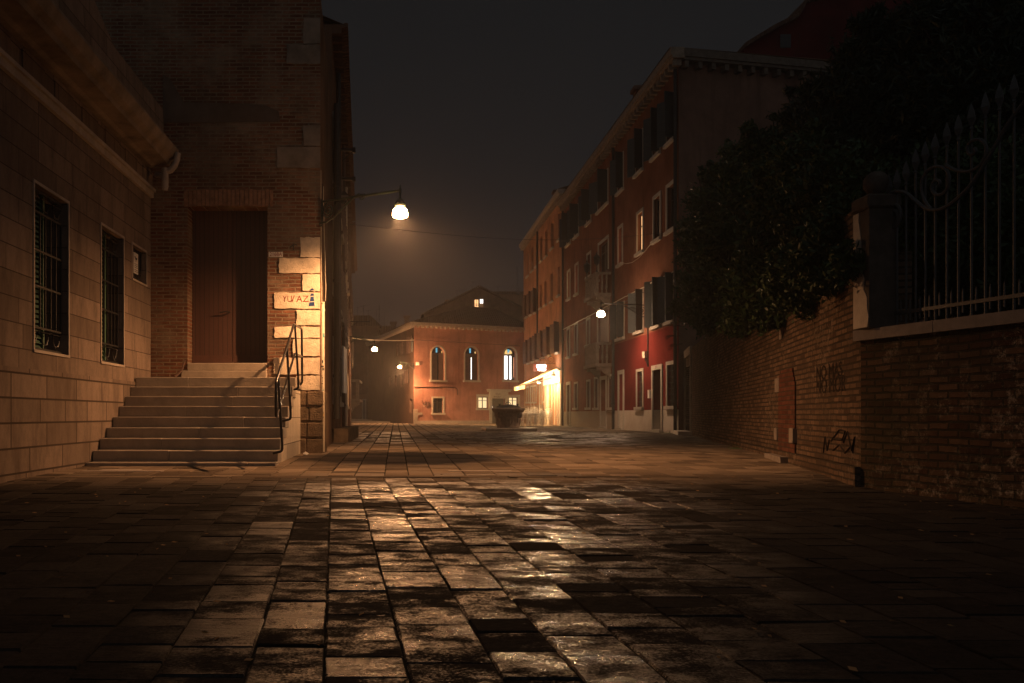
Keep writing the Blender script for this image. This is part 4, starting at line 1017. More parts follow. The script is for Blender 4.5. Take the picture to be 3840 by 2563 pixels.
# ------------------------------------------------------------------ building with arched windows at the end of the square
M['plaster_F'] = plaster_mat('weathered_orange_plaster', (.907, .42), (.37, .185, .14), amt=.6, stain=(.14, .075, .05))
def arched_building():
    f = Fac(LB0, LB1); P = f.P
    t = thing('arched_building', 'orange plaster building with three arched windows facing the square', 'building', (5, 70, -.7))
    zc = 7.1
    arch = [(1618, 1667, 1301, 1426), (1744, 1793, 1303, 1427), (1890, 1936, 1305, 1427)]
    gl = [(1624, 1661, 1494, 1550), (1793.6, 1830, 1489, 1533), (1908, 1942, 1490, 1530)]
    dr = dhole(f, 1844, 1894, 1495)
    AR = []
    for a in arch:
        u0, u1 = f.u(a[0]), f.u(a[1]); um = (u0 + u1) / 2; AR.append((u0, u1, f.z((a[0] + a[1]) / 2, a[3]), f.z((a[0] + a[1]) / 2, a[2])))
    holes = [(q[0], q[1], q[2], q[3]) for q in AR] + [hole(f, *g) for g in gl] + [dr]
    mb = MB(); f.wall(mb, 0, f.L + .6, -.85, zc, holes, .28)
    for (u0, u1, z0, z1) in AR:      # spandrels that turn the square heads into arches
        r = (u1 - u0) / 2; c = z1 - r; n = 10
        for sg in (-1, 1):
            um = (u0 + u1) / 2; edge = u0 if sg < 0 else u1
            arcp = [(um + sg * r * math.cos(k_ * math.pi / 2 / n), c + r * math.sin(k_ * math.pi / 2 / n)) for k_ in range(n + 1)]
            for (p, q) in zip(arcp, arcp[1:]): mb.add([P(p[0], 0, p[1]), P(q[0], 0, q[1]), P(edge, 0, z1)], [(0, 1, 2)]); mb.quad(P(p[0], 0, p[1]), P(q[0], 0, q[1]), P(q[0], -.28, q[1]), P(p[0], -.28, p[1]))
    mb.build('wall', M['plaster_F'], t)
    for i, (u0, u1, z0, z1) in enumerate(AR):
        r = (u1 - u0) / 2; um = (u0 + u1) / 2; c = z1 - r
        mb = MB(); f.box(mb, u0, u1, -.32, -.27, z0, z1); w = mb.build('arched_window', M['glass'], t)
        fr = MB(); n = 14; th = .12
        f.box(fr, u0 - th, u0, -.02, .05, z0, c); f.box(fr, u1, u1 + th, -.02, .05, z0, c)
        for k_ in range(n):
            a, b = math.pi * k_ / n, math.pi * (k_ + 1) / n
            pt = lambda rr, an, ww: P(um + rr * math.cos(an), ww, c + rr * math.sin(an))
            fr.hexa([pt(r, a, -.02), pt(r + th, a, -.02), pt(r + th, a, .05), pt(r, a, .05), pt(r, b, -.02), pt(r + th, b, -.02), pt(r + th, b, .05), pt(r, b, .05)])
        fr.build('frame', M['trim'], w)
        s_ = MB(); f.box(s_, u0 - .2, u1 + .2, -.02, .14, z0 - .15, z0); s_.build('sill', M['trim'], w)
        W = lambda a, b, q0, q1, m_, nm='pane', ww=-.262: f.box(MB_ := MB(), u0 + (u1 - u0) * a, u0 + (u1 - u0) * b, -.268, ww, z0 + (z1 - z0) * q0, z0 + (z1 - z0) * q1).build(nm, M[m_], w)
        if i == 2:
            W(.14, .42, .03, .76, 'lit_white'); W(.50, .74, .03, .76, 'lit_white'); W(.90, .96, .1, .72, 'lit_pink')
            fan = [('lit_amber', 100, 180), ('lit_blue', 62, 100), ('lit_amber', 10, 62)]
            cc = (um - r * .1, z0 + (z1 - z0) * .80)
            for m_, a0, a1 in fan:
                g = MB(); pts = [(cc[0], cc[1])] + [(cc[0] + r * .72 * math.cos(math.radians(a)), cc[1] + r * .72 * math.sin(math.radians(a))) for a in np.linspace(a0 + 2, a1 - 2, 6)]
                g.prism(pts, P, -.268, -.26); g.build('stained_pane', M[m_], w)
        else:
            W(.44, .56, .83, .97, 'lit_blue', 'stained_pane'); W(.06, .13, .82, .88, 'lit_amber', 'stained_pane'); W(.86, .93, .82, .88, 'lit_amber', 'stained_pane')
            if i == 1: W(.52, .62, .03, .70, 'lit_white')
            else: W(.49, .52, .03, .70, 'lit_pink')
            g = MB(); f.box(g, u0 + .02, um - .05, -.2, -.16, z0, c + .1); f.box(g, um + .12, u1 - .02, -.2, -.16, z0, c + .1); g.build('shutter', M['shutter_brown'], w)
        g = MB(); f.box(g, u0, u1, -.26, -.2, z0 + (z1 - z0) * .77, z0 + (z1 - z0) * .80); f.box(g, um - .03, um + .03, -.26, -.2, z0, z0 + (z1 - z0) * .78); g.build('sash', M['shutter_brown'], w)
    window(f, t, *gl[0], bars=True, fr=.13)
    for g in gl[1:]:
        uz = hole(f, *g); window(f, t, 0, 0, 0, 0, uz=uz, kind='cream', fr=.2, bars=False)
    # doorway with pilasters, lintel and inscription
    u0, u1, z0, z1 = dr
    mb = MB(); f.box(mb, u0, u1, -.32, -.26, z0, z1); d = mb.build('door', M['door_plain2'], t)
    m = MB()
    for k_ in range(2):
        a = u0 + (u1 - u0) * (k_ * .5 + .06); b = a + (u1 - u0) * .38
        for q in ((.06, .42), (.48, .82)): f.box(m, a, b, -.26, -.235, z0 + (z1 - z0) * q[0], z0 + (z1 - z0) * q[1])
    m.build('door_panel', M['door_plain2'], d)
    m = MB(); q = f.u(1850.5); f.box(m, q - .05, q + .05, -.23, -.225, f.z(1850, 1530), f.z(1850, 1524)); m.build('peephole', M['lit_white'], d)
    m = MB(); f.box(m, u0 - .26, u0, -.02, .08, z0, z1); f.box(m, u1, u1 + .26, -.02, .08, z0, z1); f.box(m, u0 - .26, u1 + .26, -.02, .10, z1, z1 + .55)
    f.box(m, u0 - .42, u1 + .42, -.02, .26, z1 + .55, z1 + .66); f.box(m, u0 - .5, u1 + .5, -.02, .34, z1 + .66, z1 + .76); m.build('portal', M['trim'], d)
    text('inscription', 'SOLA', P, u0 + .3, .105, z1 + .31, .20, M['pipe'], d); text('inscription', 'ANGELI', P, u0 + .12, .105, z1 + .07, .20, M['pipe'], d)
    # base, corner stones, pipe, box
    m = MB(); f.box(m, f.u(1566), u0 - .27, -.05, .05, -.85, f.z(1700, 1578)); f.box(m, u1 + .27, f.L + .5, -.05, .05, -.85, f.z(1900, 1580)); m.build('plinth', M['stone'], t)
    m = MB(); f.box(m, -.03, f.u(1565.5), -.05, .06, -.85, f.z(1556, 1535)); f.box(m, f.u(1566), f.u(1583), -.05, .045, f.z(1570, 1557), f.z(1570, 1548)); m.build('corner_stone', M['stone'], t)
    m = MB(); m.tube([P(0, .04, f.z(1552, 1452)), P(f.u(1705), .04, f.z(1705, 1453)), P(f.u(1714), .04, f.z(1714, 1460)), P(f.u(1714), .04, f.z(1714, 1482))], .03, 6); m.build('pipe', M['pipe'], t)
    m = MB(); f.box(m, f.u(1559), f.u(1569), 0, .16, f.z(1564, 1371), f.z(1564, 1359)); m.build('junction_box', M['white_paint'], t)
    cornice(f, t, -.3, f.L + .6, 6.95, 7.36, .38, .42)
    # left side along the alley
    s = Fac((-3.35, 86.5), LB0); s.n = Vector((-1, -.24)).normalized()
    hz = []
    for px, y0, y1 in ((1541, 1265, 1323), (1527, 1390, 1438), (1541, 1496, 1550), (1508, 1282, 1330), (1489, 1290, 1336), (1505, 1405, 1450), (1485, 1408, 1450), (1465, 1412, 1450)):
        xm = px; u = s.u(px); hz.append((u - .45, u + .45, s.z(px, y1), s.z(px, y0)))
    mb = MB(); s.wall(mb, 0, s.L, -.85, 7.0, hz, .2); mb.build('side_wall', M['plaster_F2'], t)
    for i, uz in enumerate(hz): window(s, t, 0, 0, 0, 0, uz=uz, kind='cream' if i == 0 else 'dark', shut=('shutter_brown', 12, .45, 20) if i in (0, 1) else None, fr=.12, frame=False, sill=False)
    cornice(s, t, 0, s.L + .3, 6.95, 7.36, .34, .5)
    # hipped roof
    mb = MB(); a = (LB0[0] - .5, LB0[1] - .3, 7.36); b = (11.4, 72.6, 7.36); r0 = (6.0, 76.5, 9.75); r1 = (8.6, 77.6, 9.6); c = (-3.6, 87, 7.36)
    mb.quad(a, b, r1, r0); mb.add([a, r0, c], [(0, 1, 2)]); mb.quad(b, (12.5, 84, 7.4), (8, 88, 9), r1); mb.build('roof', M['tile'], t)
    # sprayed scribble
    fx = lambda px, py: P(f.u(px), .012, f.z(px, py))
    g = MB()
    for st in ([(1583, 1502), (1590, 1520), (1596, 1504), (1600, 1524)], [(1588, 1527), (1597, 1512), (1608, 1508), (1604, 1524), (1614, 1516)], [(1584, 1512), (1600, 1530), (1616, 1521)]):
        g.tube([fx(*q) for q in st], .02, 4)
    g.build('graffiti', M['pipe'], t)
    return f
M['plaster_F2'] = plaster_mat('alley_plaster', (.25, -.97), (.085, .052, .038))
M['door_plain2'] = plain('grey_green_door', (.12, .105, .08), .6)
fF = arched_building()
wire([fF.P(.1 + .35 * k_, .12, 5.95 - .005 * k_ + .02 * math.sin(k_ * 2)) for k_ in range(29)], .018, 'clipped cable across the top of the arched windows')
a = Vector(pxp(1315, 1268, 56)); b = Vector(pxp(1552, 1276, 67.9)); wire([a.lerp(b, k_ / 14) - Vector((0, 0, .1 * math.sin(math.pi * k_ / 14))) for k_ in range(15)], .035, 'thick twisted cable crossing the lane entrance', 'pvc')

# gabled house behind it
M['plaster_G'] = plaster_mat('brown_gable_plaster', DX, (.22, .13, .09))
def gable_house():
    f = Fac(((1592 - VX) / F * 90, 90), (13.6, 90)); P = f.P
    t = thing('gable_house', 'brown gabled house rising behind the arched building with a lit attic window', 'house', (7, 90, -.7))
    zE = f.z(1592, 1180); apx = f.u(1797); zA = f.z(1797, 1081)
    mb = MB(); mb.prism([(0, -.8), (apx * 2, -.8), (apx * 2, zE), (apx, zA), (0, zE)], P, 0, -8)
    mb.build('wall', M['plaster_G'], t)
    mb = MB()
    for a, b in (((-.4, zE - .15), (apx, zA + .1)), ((apx, zA + .1), (apx * 2 + .4, zE - .15))):
        mb.hexa([P(a[0], .2, a[1]), P(b[0], .2, b[1]), P(b[0], -8, b[1]), P(a[0], -8, a[1]), P(a[0], .2, a[1] + .18), P(b[0], .2, b[1] + .18), P(b[0], -8, b[1] + .18), P(a[0], -8, a[1] + .18)])
    rf = mb.build('roof', M['tile'], t)
    m = MB(); u = f.u(1690); m.box(*(lambda q: (q[0] - .5, q[0] + .5, 91, 92))(P(u, 0, 0)), f.z(1690, 1150), f.z(1690, 1120)); m.build('chimney', M['plaster_G'], rf)
    for (x0, x1, y0, y1, mt) in ((1780, 1793.5, 1125, 1159, 'lit_warm'), (1800, 1811.5, 1123, 1139, 'lit_white'), (1800, 1811.5, 1140, 1163, 'lit_dim')):
        mb = MB(); f.box(mb, f.u(x0), f.u(x1), 0, .04, f.z(x0, y1), f.z(x0, y0)); w = mb.build('window', M[mt], t)
        m = MB(); um = (f.u(x0) + f.u(x1)) / 2; f.box(m, um - .02, um + .02, .04, .07, f.z(x0, y1), f.z(x0, y0))
        if y1 > 1150:
            for q in (.35, .5): z = f.z(x0, y1) + (f.z(x0, y0) - f.z(x0, y1)) * q; f.box(m, f.u(x0), f.u(x1), .04, .07, z, z + .04)
        m.build('sash', M['shutter_brown'], w)
    return f
M['lit_dim'] = emit('lit_window_dim', (1, .5, .22), .22)
gable_house()
t = thing('flat_roof_house', 'dark house with a level roof line to the right of the gable', 'house', (12, 100, -.7))
mb = MB(); mb.box(8.5, 19, 100, 108, -.8, 14.1); mb.build('wall', M['plaster_G'], t)
mb = MB(); mb.box(8.3, 19, 99.7, 108.4, 14.1, 14.4); mb.build('roof', M['tile'], t)
# television aerials
for i, (px, y0, y1, kk) in enumerate([(1714, 1087, 1115, 1), (1770, 1053, 1088, 1), (1868, 1074, 1096, 1), (1939, 1000, 1096, 0), (1945, 1080, 1096, 1), (1342, 1150, 1185, 1), (1363, 1145, 1195, 1), (1381, 1163, 1200, 1), (1413, 1160, 1207, 1), (1423, 1143, 1210, 0), (1443, 1170, 1216, 1)]):
    yy = 95; p0 = pxp(px, y1 + 12, yy); p1 = pxp(px, y0, yy)
    m = MB().tube([p0, p1], .03, 4)
    if kk:
        c = Vector(p1); m.tube([c + Vector((-.25, 0, -.1)), c + Vector((.7, 0, .05))], .02, 4)
        for q in range(4): m.tube([c + Vector((-.1 + q * .22, -.3, 0)), c + Vector((-.1 + q * .22, .3, 0))], .012, 4)
    tag(m.build('aerial', M['iron']), 'thin television aerial %s' % ['over the left slope of the lit gable', 'just left of the gable peak', 'right of the gable peak over the dark roof', 'tallest, a bare mast beside the orange house', 'short cross beside the tall mast', 'leftmost above the lane rooftops', 'second from left above the lane rooftops', 'third from left above the lane rooftops', 'fourth from left above the lane rooftops', 'bare tall one above the lane rooftops', 'rightmost above the lane rooftops'][i], 'aerial', 'rooftop aerials')
# houses closing the lane
M['plaster_L'] = plaster_mat('lane_end_plaster', DX, (.16, .10, .075))
def back_house(label, x0, x1, y, ztop, zridge, wins=(), chim=()):
    t = thing('lane_house', label, 'house', ((x0 + x1) / 2, y, -.6), 'houses closing the lane')
    MB().box(x0, x1, y, y + 8, -.8, ztop).build('wall', M['plaster_L'], t)
    m = MB(); m.prism([(x0 - .3, ztop), (x1 + .3, ztop), (x1 - (x1 - x0) * .25, zridge), (x0 + (x1 - x0) * .25, zridge)], lambda u, w, z: (u, y - w, z), .3, -8.3); rf = m.build('roof', M['tile'], t)
    for px, py0, py1 in chim:
        c = pxp(px, py0, y + .5); b = pxp(px, py1, y + .5); m = MB().box(c[0] - .28, c[0] + .28, y + .3, y + .9, b[2], c[2]); m.box(c[0] - .42, c[0] + .42, y + .2, y + 1.0, c[2], c[2] + .25); m.build('chimney', M['plaster_L'], rf)
    f = Fac((x0, y), (x1, y))
    for (a, b, q0, q1, k_) in wins:
        mb = MB(); f.box(mb, f.u(a), f.u(b), -.01, .02, f.z(a, q1), f.z(a, q0)); w = mb.build('window', M['dark'], t)
        m = MB(); u0, u1 = f.u(a), f.u(b); z0, z1 = f.z(a, q1), f.z(a, q0)
        f.box(m, u0 - .1, u0, 0, .06, z0, z1); f.box(m, u1, u1 + .1, 0, .06, z0, z1); f.box(m, u0 - .1, u1 + .1, 0, .06, z1, z1 + .12); m.build('frame', M['trim'], w)
yq = 100
back_house('tall dark house at the left end of the lane skyline', -6.6, -2.6, yq, 10.4, 11.6)
back_house('middle dark house of the lane skyline with stepped roof', -2.5, -.9, yq - 1, 9.6, 10.3, wins=[(1434, 1440, 1420, 1456, 0), (1453, 1459, 1415, 1456, 0)])
back_house('right dark house of the lane skyline with two chimneys', -.8, 2.4, yq, 9.2, 10.0, chim=[(1475, 1216, 1240), (1526, 1193, 1235)])
t = thing('garden_wall', 'low brick wall with two white-framed doorways at the end of the lane', 'wall', (-4, 92, -.5))
M['brick_far'] = brick_mat('lane_brick', DX, (.17, .09, .06), (.25, .14, .09), (.26, .22, .17))
mb = MB(); mb.hexa([(-6, 92, -.5), (-1.3, 92, -.5), (-1.3, 92.4, -.5), (-6, 92.4, -.5), (-6, 92, 2.0), (-1.3, 92, 2.5), (-1.3, 92.4, 2.5), (-6, 92.4, 2.0)]); mb.build('wall', M['brick_far'], t)
fw = Fac((-6, 92), (-1.3, 92))
for (a, b, q0) in ((1361, 1370, 1501), (1394, 1403, 1501)):
    mb = MB(); z0 = -.47; z1 = fw.z(a, q0); u0, u1 = fw.u(a), fw.u(b); fw.box(mb, u0, u1, 0, .03, z0, z1); d = mb.build('door', M['panel'], t)
    m = MB(); fw.box(m, u0 - .1, u0, 0, .07, z0, z1); fw.box(m, u1, u1 + .1, 0, .07, z0, z1); fw.box(m, u0 - .1, u1 + .1, 0, .07, z1, z1 + .12); m.build('frame', M['trim'], d)

# ------------------------------------------------------------------ left row beyond the brick building
M['plaster_R1'] = plaster_mat('row_plaster_brown', DY, (.15, .09, .06))
M['plaster_R2'] = plaster_mat('row_plaster_red', DY, (.20, .10, .065))
def row_house(y0, y1, z, label, mat, over=.3, pipes=()):
    s = Fac((ROW(y0), y0), (ROW(y1), y1)); s.n = Vector((1, .045)).normalized()
    t = thing('row_house', label, 'house', (ROW(y0), (y0 + y1) / 2, -.7), 'houses along the left side of the lane')
    hz = []; L = s.L; n = max(2, int(L / 2.2))
    for k_ in range(n):
        for (a, b) in ((.4, 1.9), (3.2, 4.9), (6.0, 7.6)):
            if b < z - .8: u = (k_ + .5) * L / n; hz.append((u - .42, u + .42, a, b))
    mb = MB(); s.wall(mb, 0, L, -.85, z, hz, .15)
    mb.quad(s.P(0, 0, 6), s.P(0, -4, 6), s.P(0, -4, z), s.P(0, 0, z)); mb.quad(s.P(L, 0, -.8), s.P(L, -4, -.8), s.P(L, -4, z), s.P(L, 0, z)); mb.build('wall', M[mat], t)
    for uz in hz: window(s, t, 0, 0, 0, 0, uz=uz, kind='dark', fr=.1, rec=.12, shut=('shutter_brown', 8, .38, 10) if uz[2] > 2 else None)
    mb = MB(); u = 0
    s.box(mb, 0, L, -.2, over, z, z + .08); s.box(mb, 0, L, over, over + .10, z + .02, z + .12)
    while u < L: s.box(mb, u, u + .12, 0, over * .8, z - .14, z); u += .5
    mb.quad(s.P(0, over, z + .09), s.P(L, over, z + .09), s.P(L, -4, z + 1.8), s.P(0, -4, z + 1.8))
    mb.build('eaves', M['tileY'], t)
    return s
s1 = row_house(21.05, 30, 9.55, 'nearest brown house of the left row, beyond the brick building', 'plaster_R1')
s2 = row_house(30, 43, 9.75, 'middle reddish house of the left row in the lane', 'plaster_R2')
s3 = row_house(43, 57, 9.6, 'farthest house of the left row before the lane opens', 'plaster_R1')
def rpipe(y, z0, z1, r, label, mat='pipe_dark', w=.1):
    x = ROW(y) + w; t = thing('downpipe', label, 'pipe', (x, y, z0), 'downpipes on the left row')
    MB().tube([(x, y, z0), (x, y, z1)], r, 8).build('pipe', M[mat], t, True)
    m = MB()
    for z in np.arange(z0 + 1, z1, 2.3): m.lathe([(r + .015, 0), (r + .015, .07)], (x, y, z), 8)
    m.build('clamp', M[mat], t)
rpipe(20.6, -.1, 7.5, .08, 'thick dark downpipe where the brick building ends', w=.14)
rpipe(23.5, .5, 9.4, .07, 'dark downpipe on the nearest house of the left row')
rpipe(29.8, -.7, 9.4, .06, 'brown downpipe catching light between two row houses', 'pipe')
rpipe(36, -.7, 9.6, .05, 'slim pale pipe on the middle row house', 'pvc', .07)
rpipe(43.2, -.7, 9.4, .06, 'brown downpipe farthest along the left row', 'pipe')
# details on the row
def rbox(name, y0, y1, w0, w1, z0, z1, mat, label, cat):
    return tag(MB().bbox(ROW(y0) + w0, ROW(y0) + w1, y0, y1, z0, z1, .01).build(name, M[mat]), label, cat)
rbox('wall_panel', 29.0, 30.6, .05, .12, .75, 2.35, 'white_paint', 'tall pale panel fixed flat to the left row wall', 'sign')
rbox('plinth_block', 21.6, 26.8, .02, .40, -.72, -.35, 'rustic', 'low dark stone block at the foot of the left row', 'block')
t = thing('balcony', 'pale stone balcony end high on the farthest row house', 'balcony', (ROW(50), 50, 1.1))
xb = ROW(50)
MB().bbox(xb, xb + .62, 49.5, 53, .75, .92, .02).build('slab', M['stone'], t); MB().prism([(xb, .1), (xb + .15, .15), (xb + .3, .45), (xb + .58, .6), (xb + .58, .75), (xb, .75)], lambda u, w, z: (u, 49.6 + w, z), 0, .2).build('corbel', M['stone'], t)
m = MB(); m.bbox(xb + .38, xb + .56, 49.5, 49.7, .92, 1.9, .02); m.bbox(xb, xb + .6, 49.5, 49.68, 1.9, 2.05, .02); m.bbox(xb + .42, xb + .6, 49.68, 53, 1.9, 2.05, .02); m.build('parapet', M['stone'], t)
for i, (py, y) in enumerate([(563, 24.5), (672, 25.5)]):
    a = pxp(1266, py - 2, y); b = pxp(1326, py, y); m = MB(); m.tube([a, b], .045, 6); m.bbox(b[0] - .04, b[0] + .06, y - .06, y + .06, b[2] - .09, b[2] + .06, .01)
    if i == 0: m.tube([Vector(b) + Vector((-.03, 0, -.05)), pxp(1283, 605, y)], .012, 5)
    tag(m.build('iron_beam', M['iron']), ['upper black iron beam sticking out of the left row, braced', 'lower black iron beam sticking out of the left row'][i], 'beam')
q = pxp(1292, 735, 24); t = thing('floodlight', 'unlit square black floodlight with a pitched hood on the left row', 'lamp', q)
MB().hexa([(q[0] - .11, 23.9, q[2]), (q[0] + .11, 23.9, q[2]), (q[0] + .11, 24.1, q[2]), (q[0] - .11, 24.1, q[2]), (q[0] - .05, 23.97, q[2] + .12), (q[0] + .02, 23.97, q[2] + .12), (q[0] + .02, 24.03, q[2] + .12), (q[0] - .05, 24.03, q[2] + .12)]).build('hood', M['iron'], t)
MB().box(q[0] - .1, q[0] + .1, 23.9, 24.1, q[2] - .05, q[2] - .005).build('glass', M['panel'], t)
q = pxp(1290, 1207, 40); t = thing('old_bracket', 'unlit scrolled iron bracket above the lane lamp', 'bracket', q)
m = MB(); m.tube([(ROW(40), 40, q[2]), (ROW(40) + 1.1, 40, q[2])], .02, 6); m.tube(spiral((ROW(40) + .2, 40, q[2] - .12), 1.5, 1.5, .1, .02, (1, 0, 0), (0, 0, 1)), .012, 5); m.tube([(ROW(40), 40, q[2] - .4), (ROW(40) + .55, 40, q[2])], .014, 5); m.build('bracket_arm', M['iron'], t, True)

# ------------------------------------------------------------------ well head
def well():
    c = (4.76, 38.0, G(38)); k_ = 1
    t = thing('well_head', 'carved stone well head with an iron lid on a stone base', 'well', c)
    MB().bbox(c[0] - 1.10, c[0] + 1.12, c[1] - 1.1, c[1] + 1.1, c[2], c[2] + .13, .02).build('base_slab', M['step'], t)
    z = .13
    mb = MB(); mb.lathe([(.50, z), (.52, z + .03), (.50, z + .06), (.505, z + .30), (.53, z + .50), (.57, z + .60), (.63, z + .68)], c, 40)
    mb.build('drum', M['well'], t, True)
    mb = MB(); n = 40; prof = [(.60, .68), (.635, .70), (.66, .73), (.655, .75), (.69, .78), (.70, .85), (.67, .88), (.50, .885)]
    vs = []; fs = []
    for (r, zz) in prof:
        for i in range(n):
            a = 2 * math.pi * i / n; s_ = r / max(abs(math.cos(a)), abs(math.sin(a))) ; rr = min(s_, r * 1.14)
            vs.append((c[0] + rr * math.cos(a), c[1] + rr * math.sin(a), c[2] + z + zz - .0))
    for j in range(len(prof) - 1):
        for i in range(n): fs.append((j * n + i, j * n + (i + 1) % n, (j + 1) * n + (i + 1) % n, (j + 1) * n + i))
    mb.add(vs, fs); mb.build('rim', M['well'], t, True)
    for a in (45, 135, 225, 315):
        ca, sa = math.cos(math.radians(a)), math.sin(math.radians(a)); e1 = Vector((ca, sa, 0)); e2 = Vector((0, 0, 1))
        mb = MB(); cc = Vector(c) + e1 * .62 + Vector((0, 0, z + .56))
        pts = spiral(cc, 1.2, -1.7, .13, .02, e1, e2, 24); mb.tube(pts, [.045 - .001 * i for i in range(25)], 7)
        mb.tube([cc + Vector((0, 0, .12)), cc + e1 * -.12 + Vector((0, 0, 0)), cc + e1 * -.11 - Vector((0, 0, .25)), cc + e1 * -.09 - Vector((0, 0, .36))], [.06, .06, .035, .01], 6)
        mb.build('volute', M['well'], t, True)
    for a in (270, 180, 0):
        mb = MB()       # carved leaf and shield reliefs
        ca, sa = math.cos(math.radians(a)), math.sin(math.radians(a)); tt = Vector((-sa, ca, 0)); o_ = Vector(c) + Vector((ca, sa, 0)) * .515
        for sg in (-1, 1):
            mb.tube([o_ + tt * sg * .02 + Vector((0, 0, z + .12)), o_ + tt * sg * .12 + Vector((0, 0, z + .22)), o_ + tt * sg * .15 + Vector((0, 0, z + .36)), o_ + tt * sg * .08 + Vector((ca * .02, sa * .02, z + .5))], [.012, .03, .025, .012], 6)
        mb.tube([o_ + Vector((0, 0, z + .10)), o_ + Vector((0, 0, z + .46))], [.02, .035], 6)
        mb.build('relief', M['well'], t, True)
    mb = MB(); mb.lathe([(.56, z + .885), (.52, z + .93), (.35, z + 1.0), (.15, z + 1.03), (.0, z + 1.035)], c, 32)
    for i in range(8):
        a = i * math.pi / 4 + .2; mb.tube([(c[0] + .54 * math.cos(a), c[1] + .54 * math.sin(a), c[2] + z + .93), (c[0], c[1], c[2] + z + 1.045)], .012, 5)
    for a in (3.5, 5.9): mb.lathe([(.035, z + .9), (.035, z + 1.02), (.055, z + 1.03), (.055, z + 1.06)], (c[0] + .42 * math.cos(a), c[1] + .42 * math.sin(a), c[2]), 8)
    lid = mb.build('lid', M['iron'], t, True)
    h = MB(); h.tube([(c[0] + .12 * math.cos(q), c[1], c[2] + z + 1.03 + .11 * math.sin(q)) for q in np.linspace(0, math.pi, 9)], .014, 6); h.tube([(c[0], c[1], c[2] + z + 1.03), (c[0], c[1], c[2] + z + 1.24)], .014, 6); h.build('handle', M['iron'], lid, True)
M['well'] = plain('carved_well_stone', (.20, .155, .12), .85, var=.35, sc=6, bmp=1, bd=.03)
well()

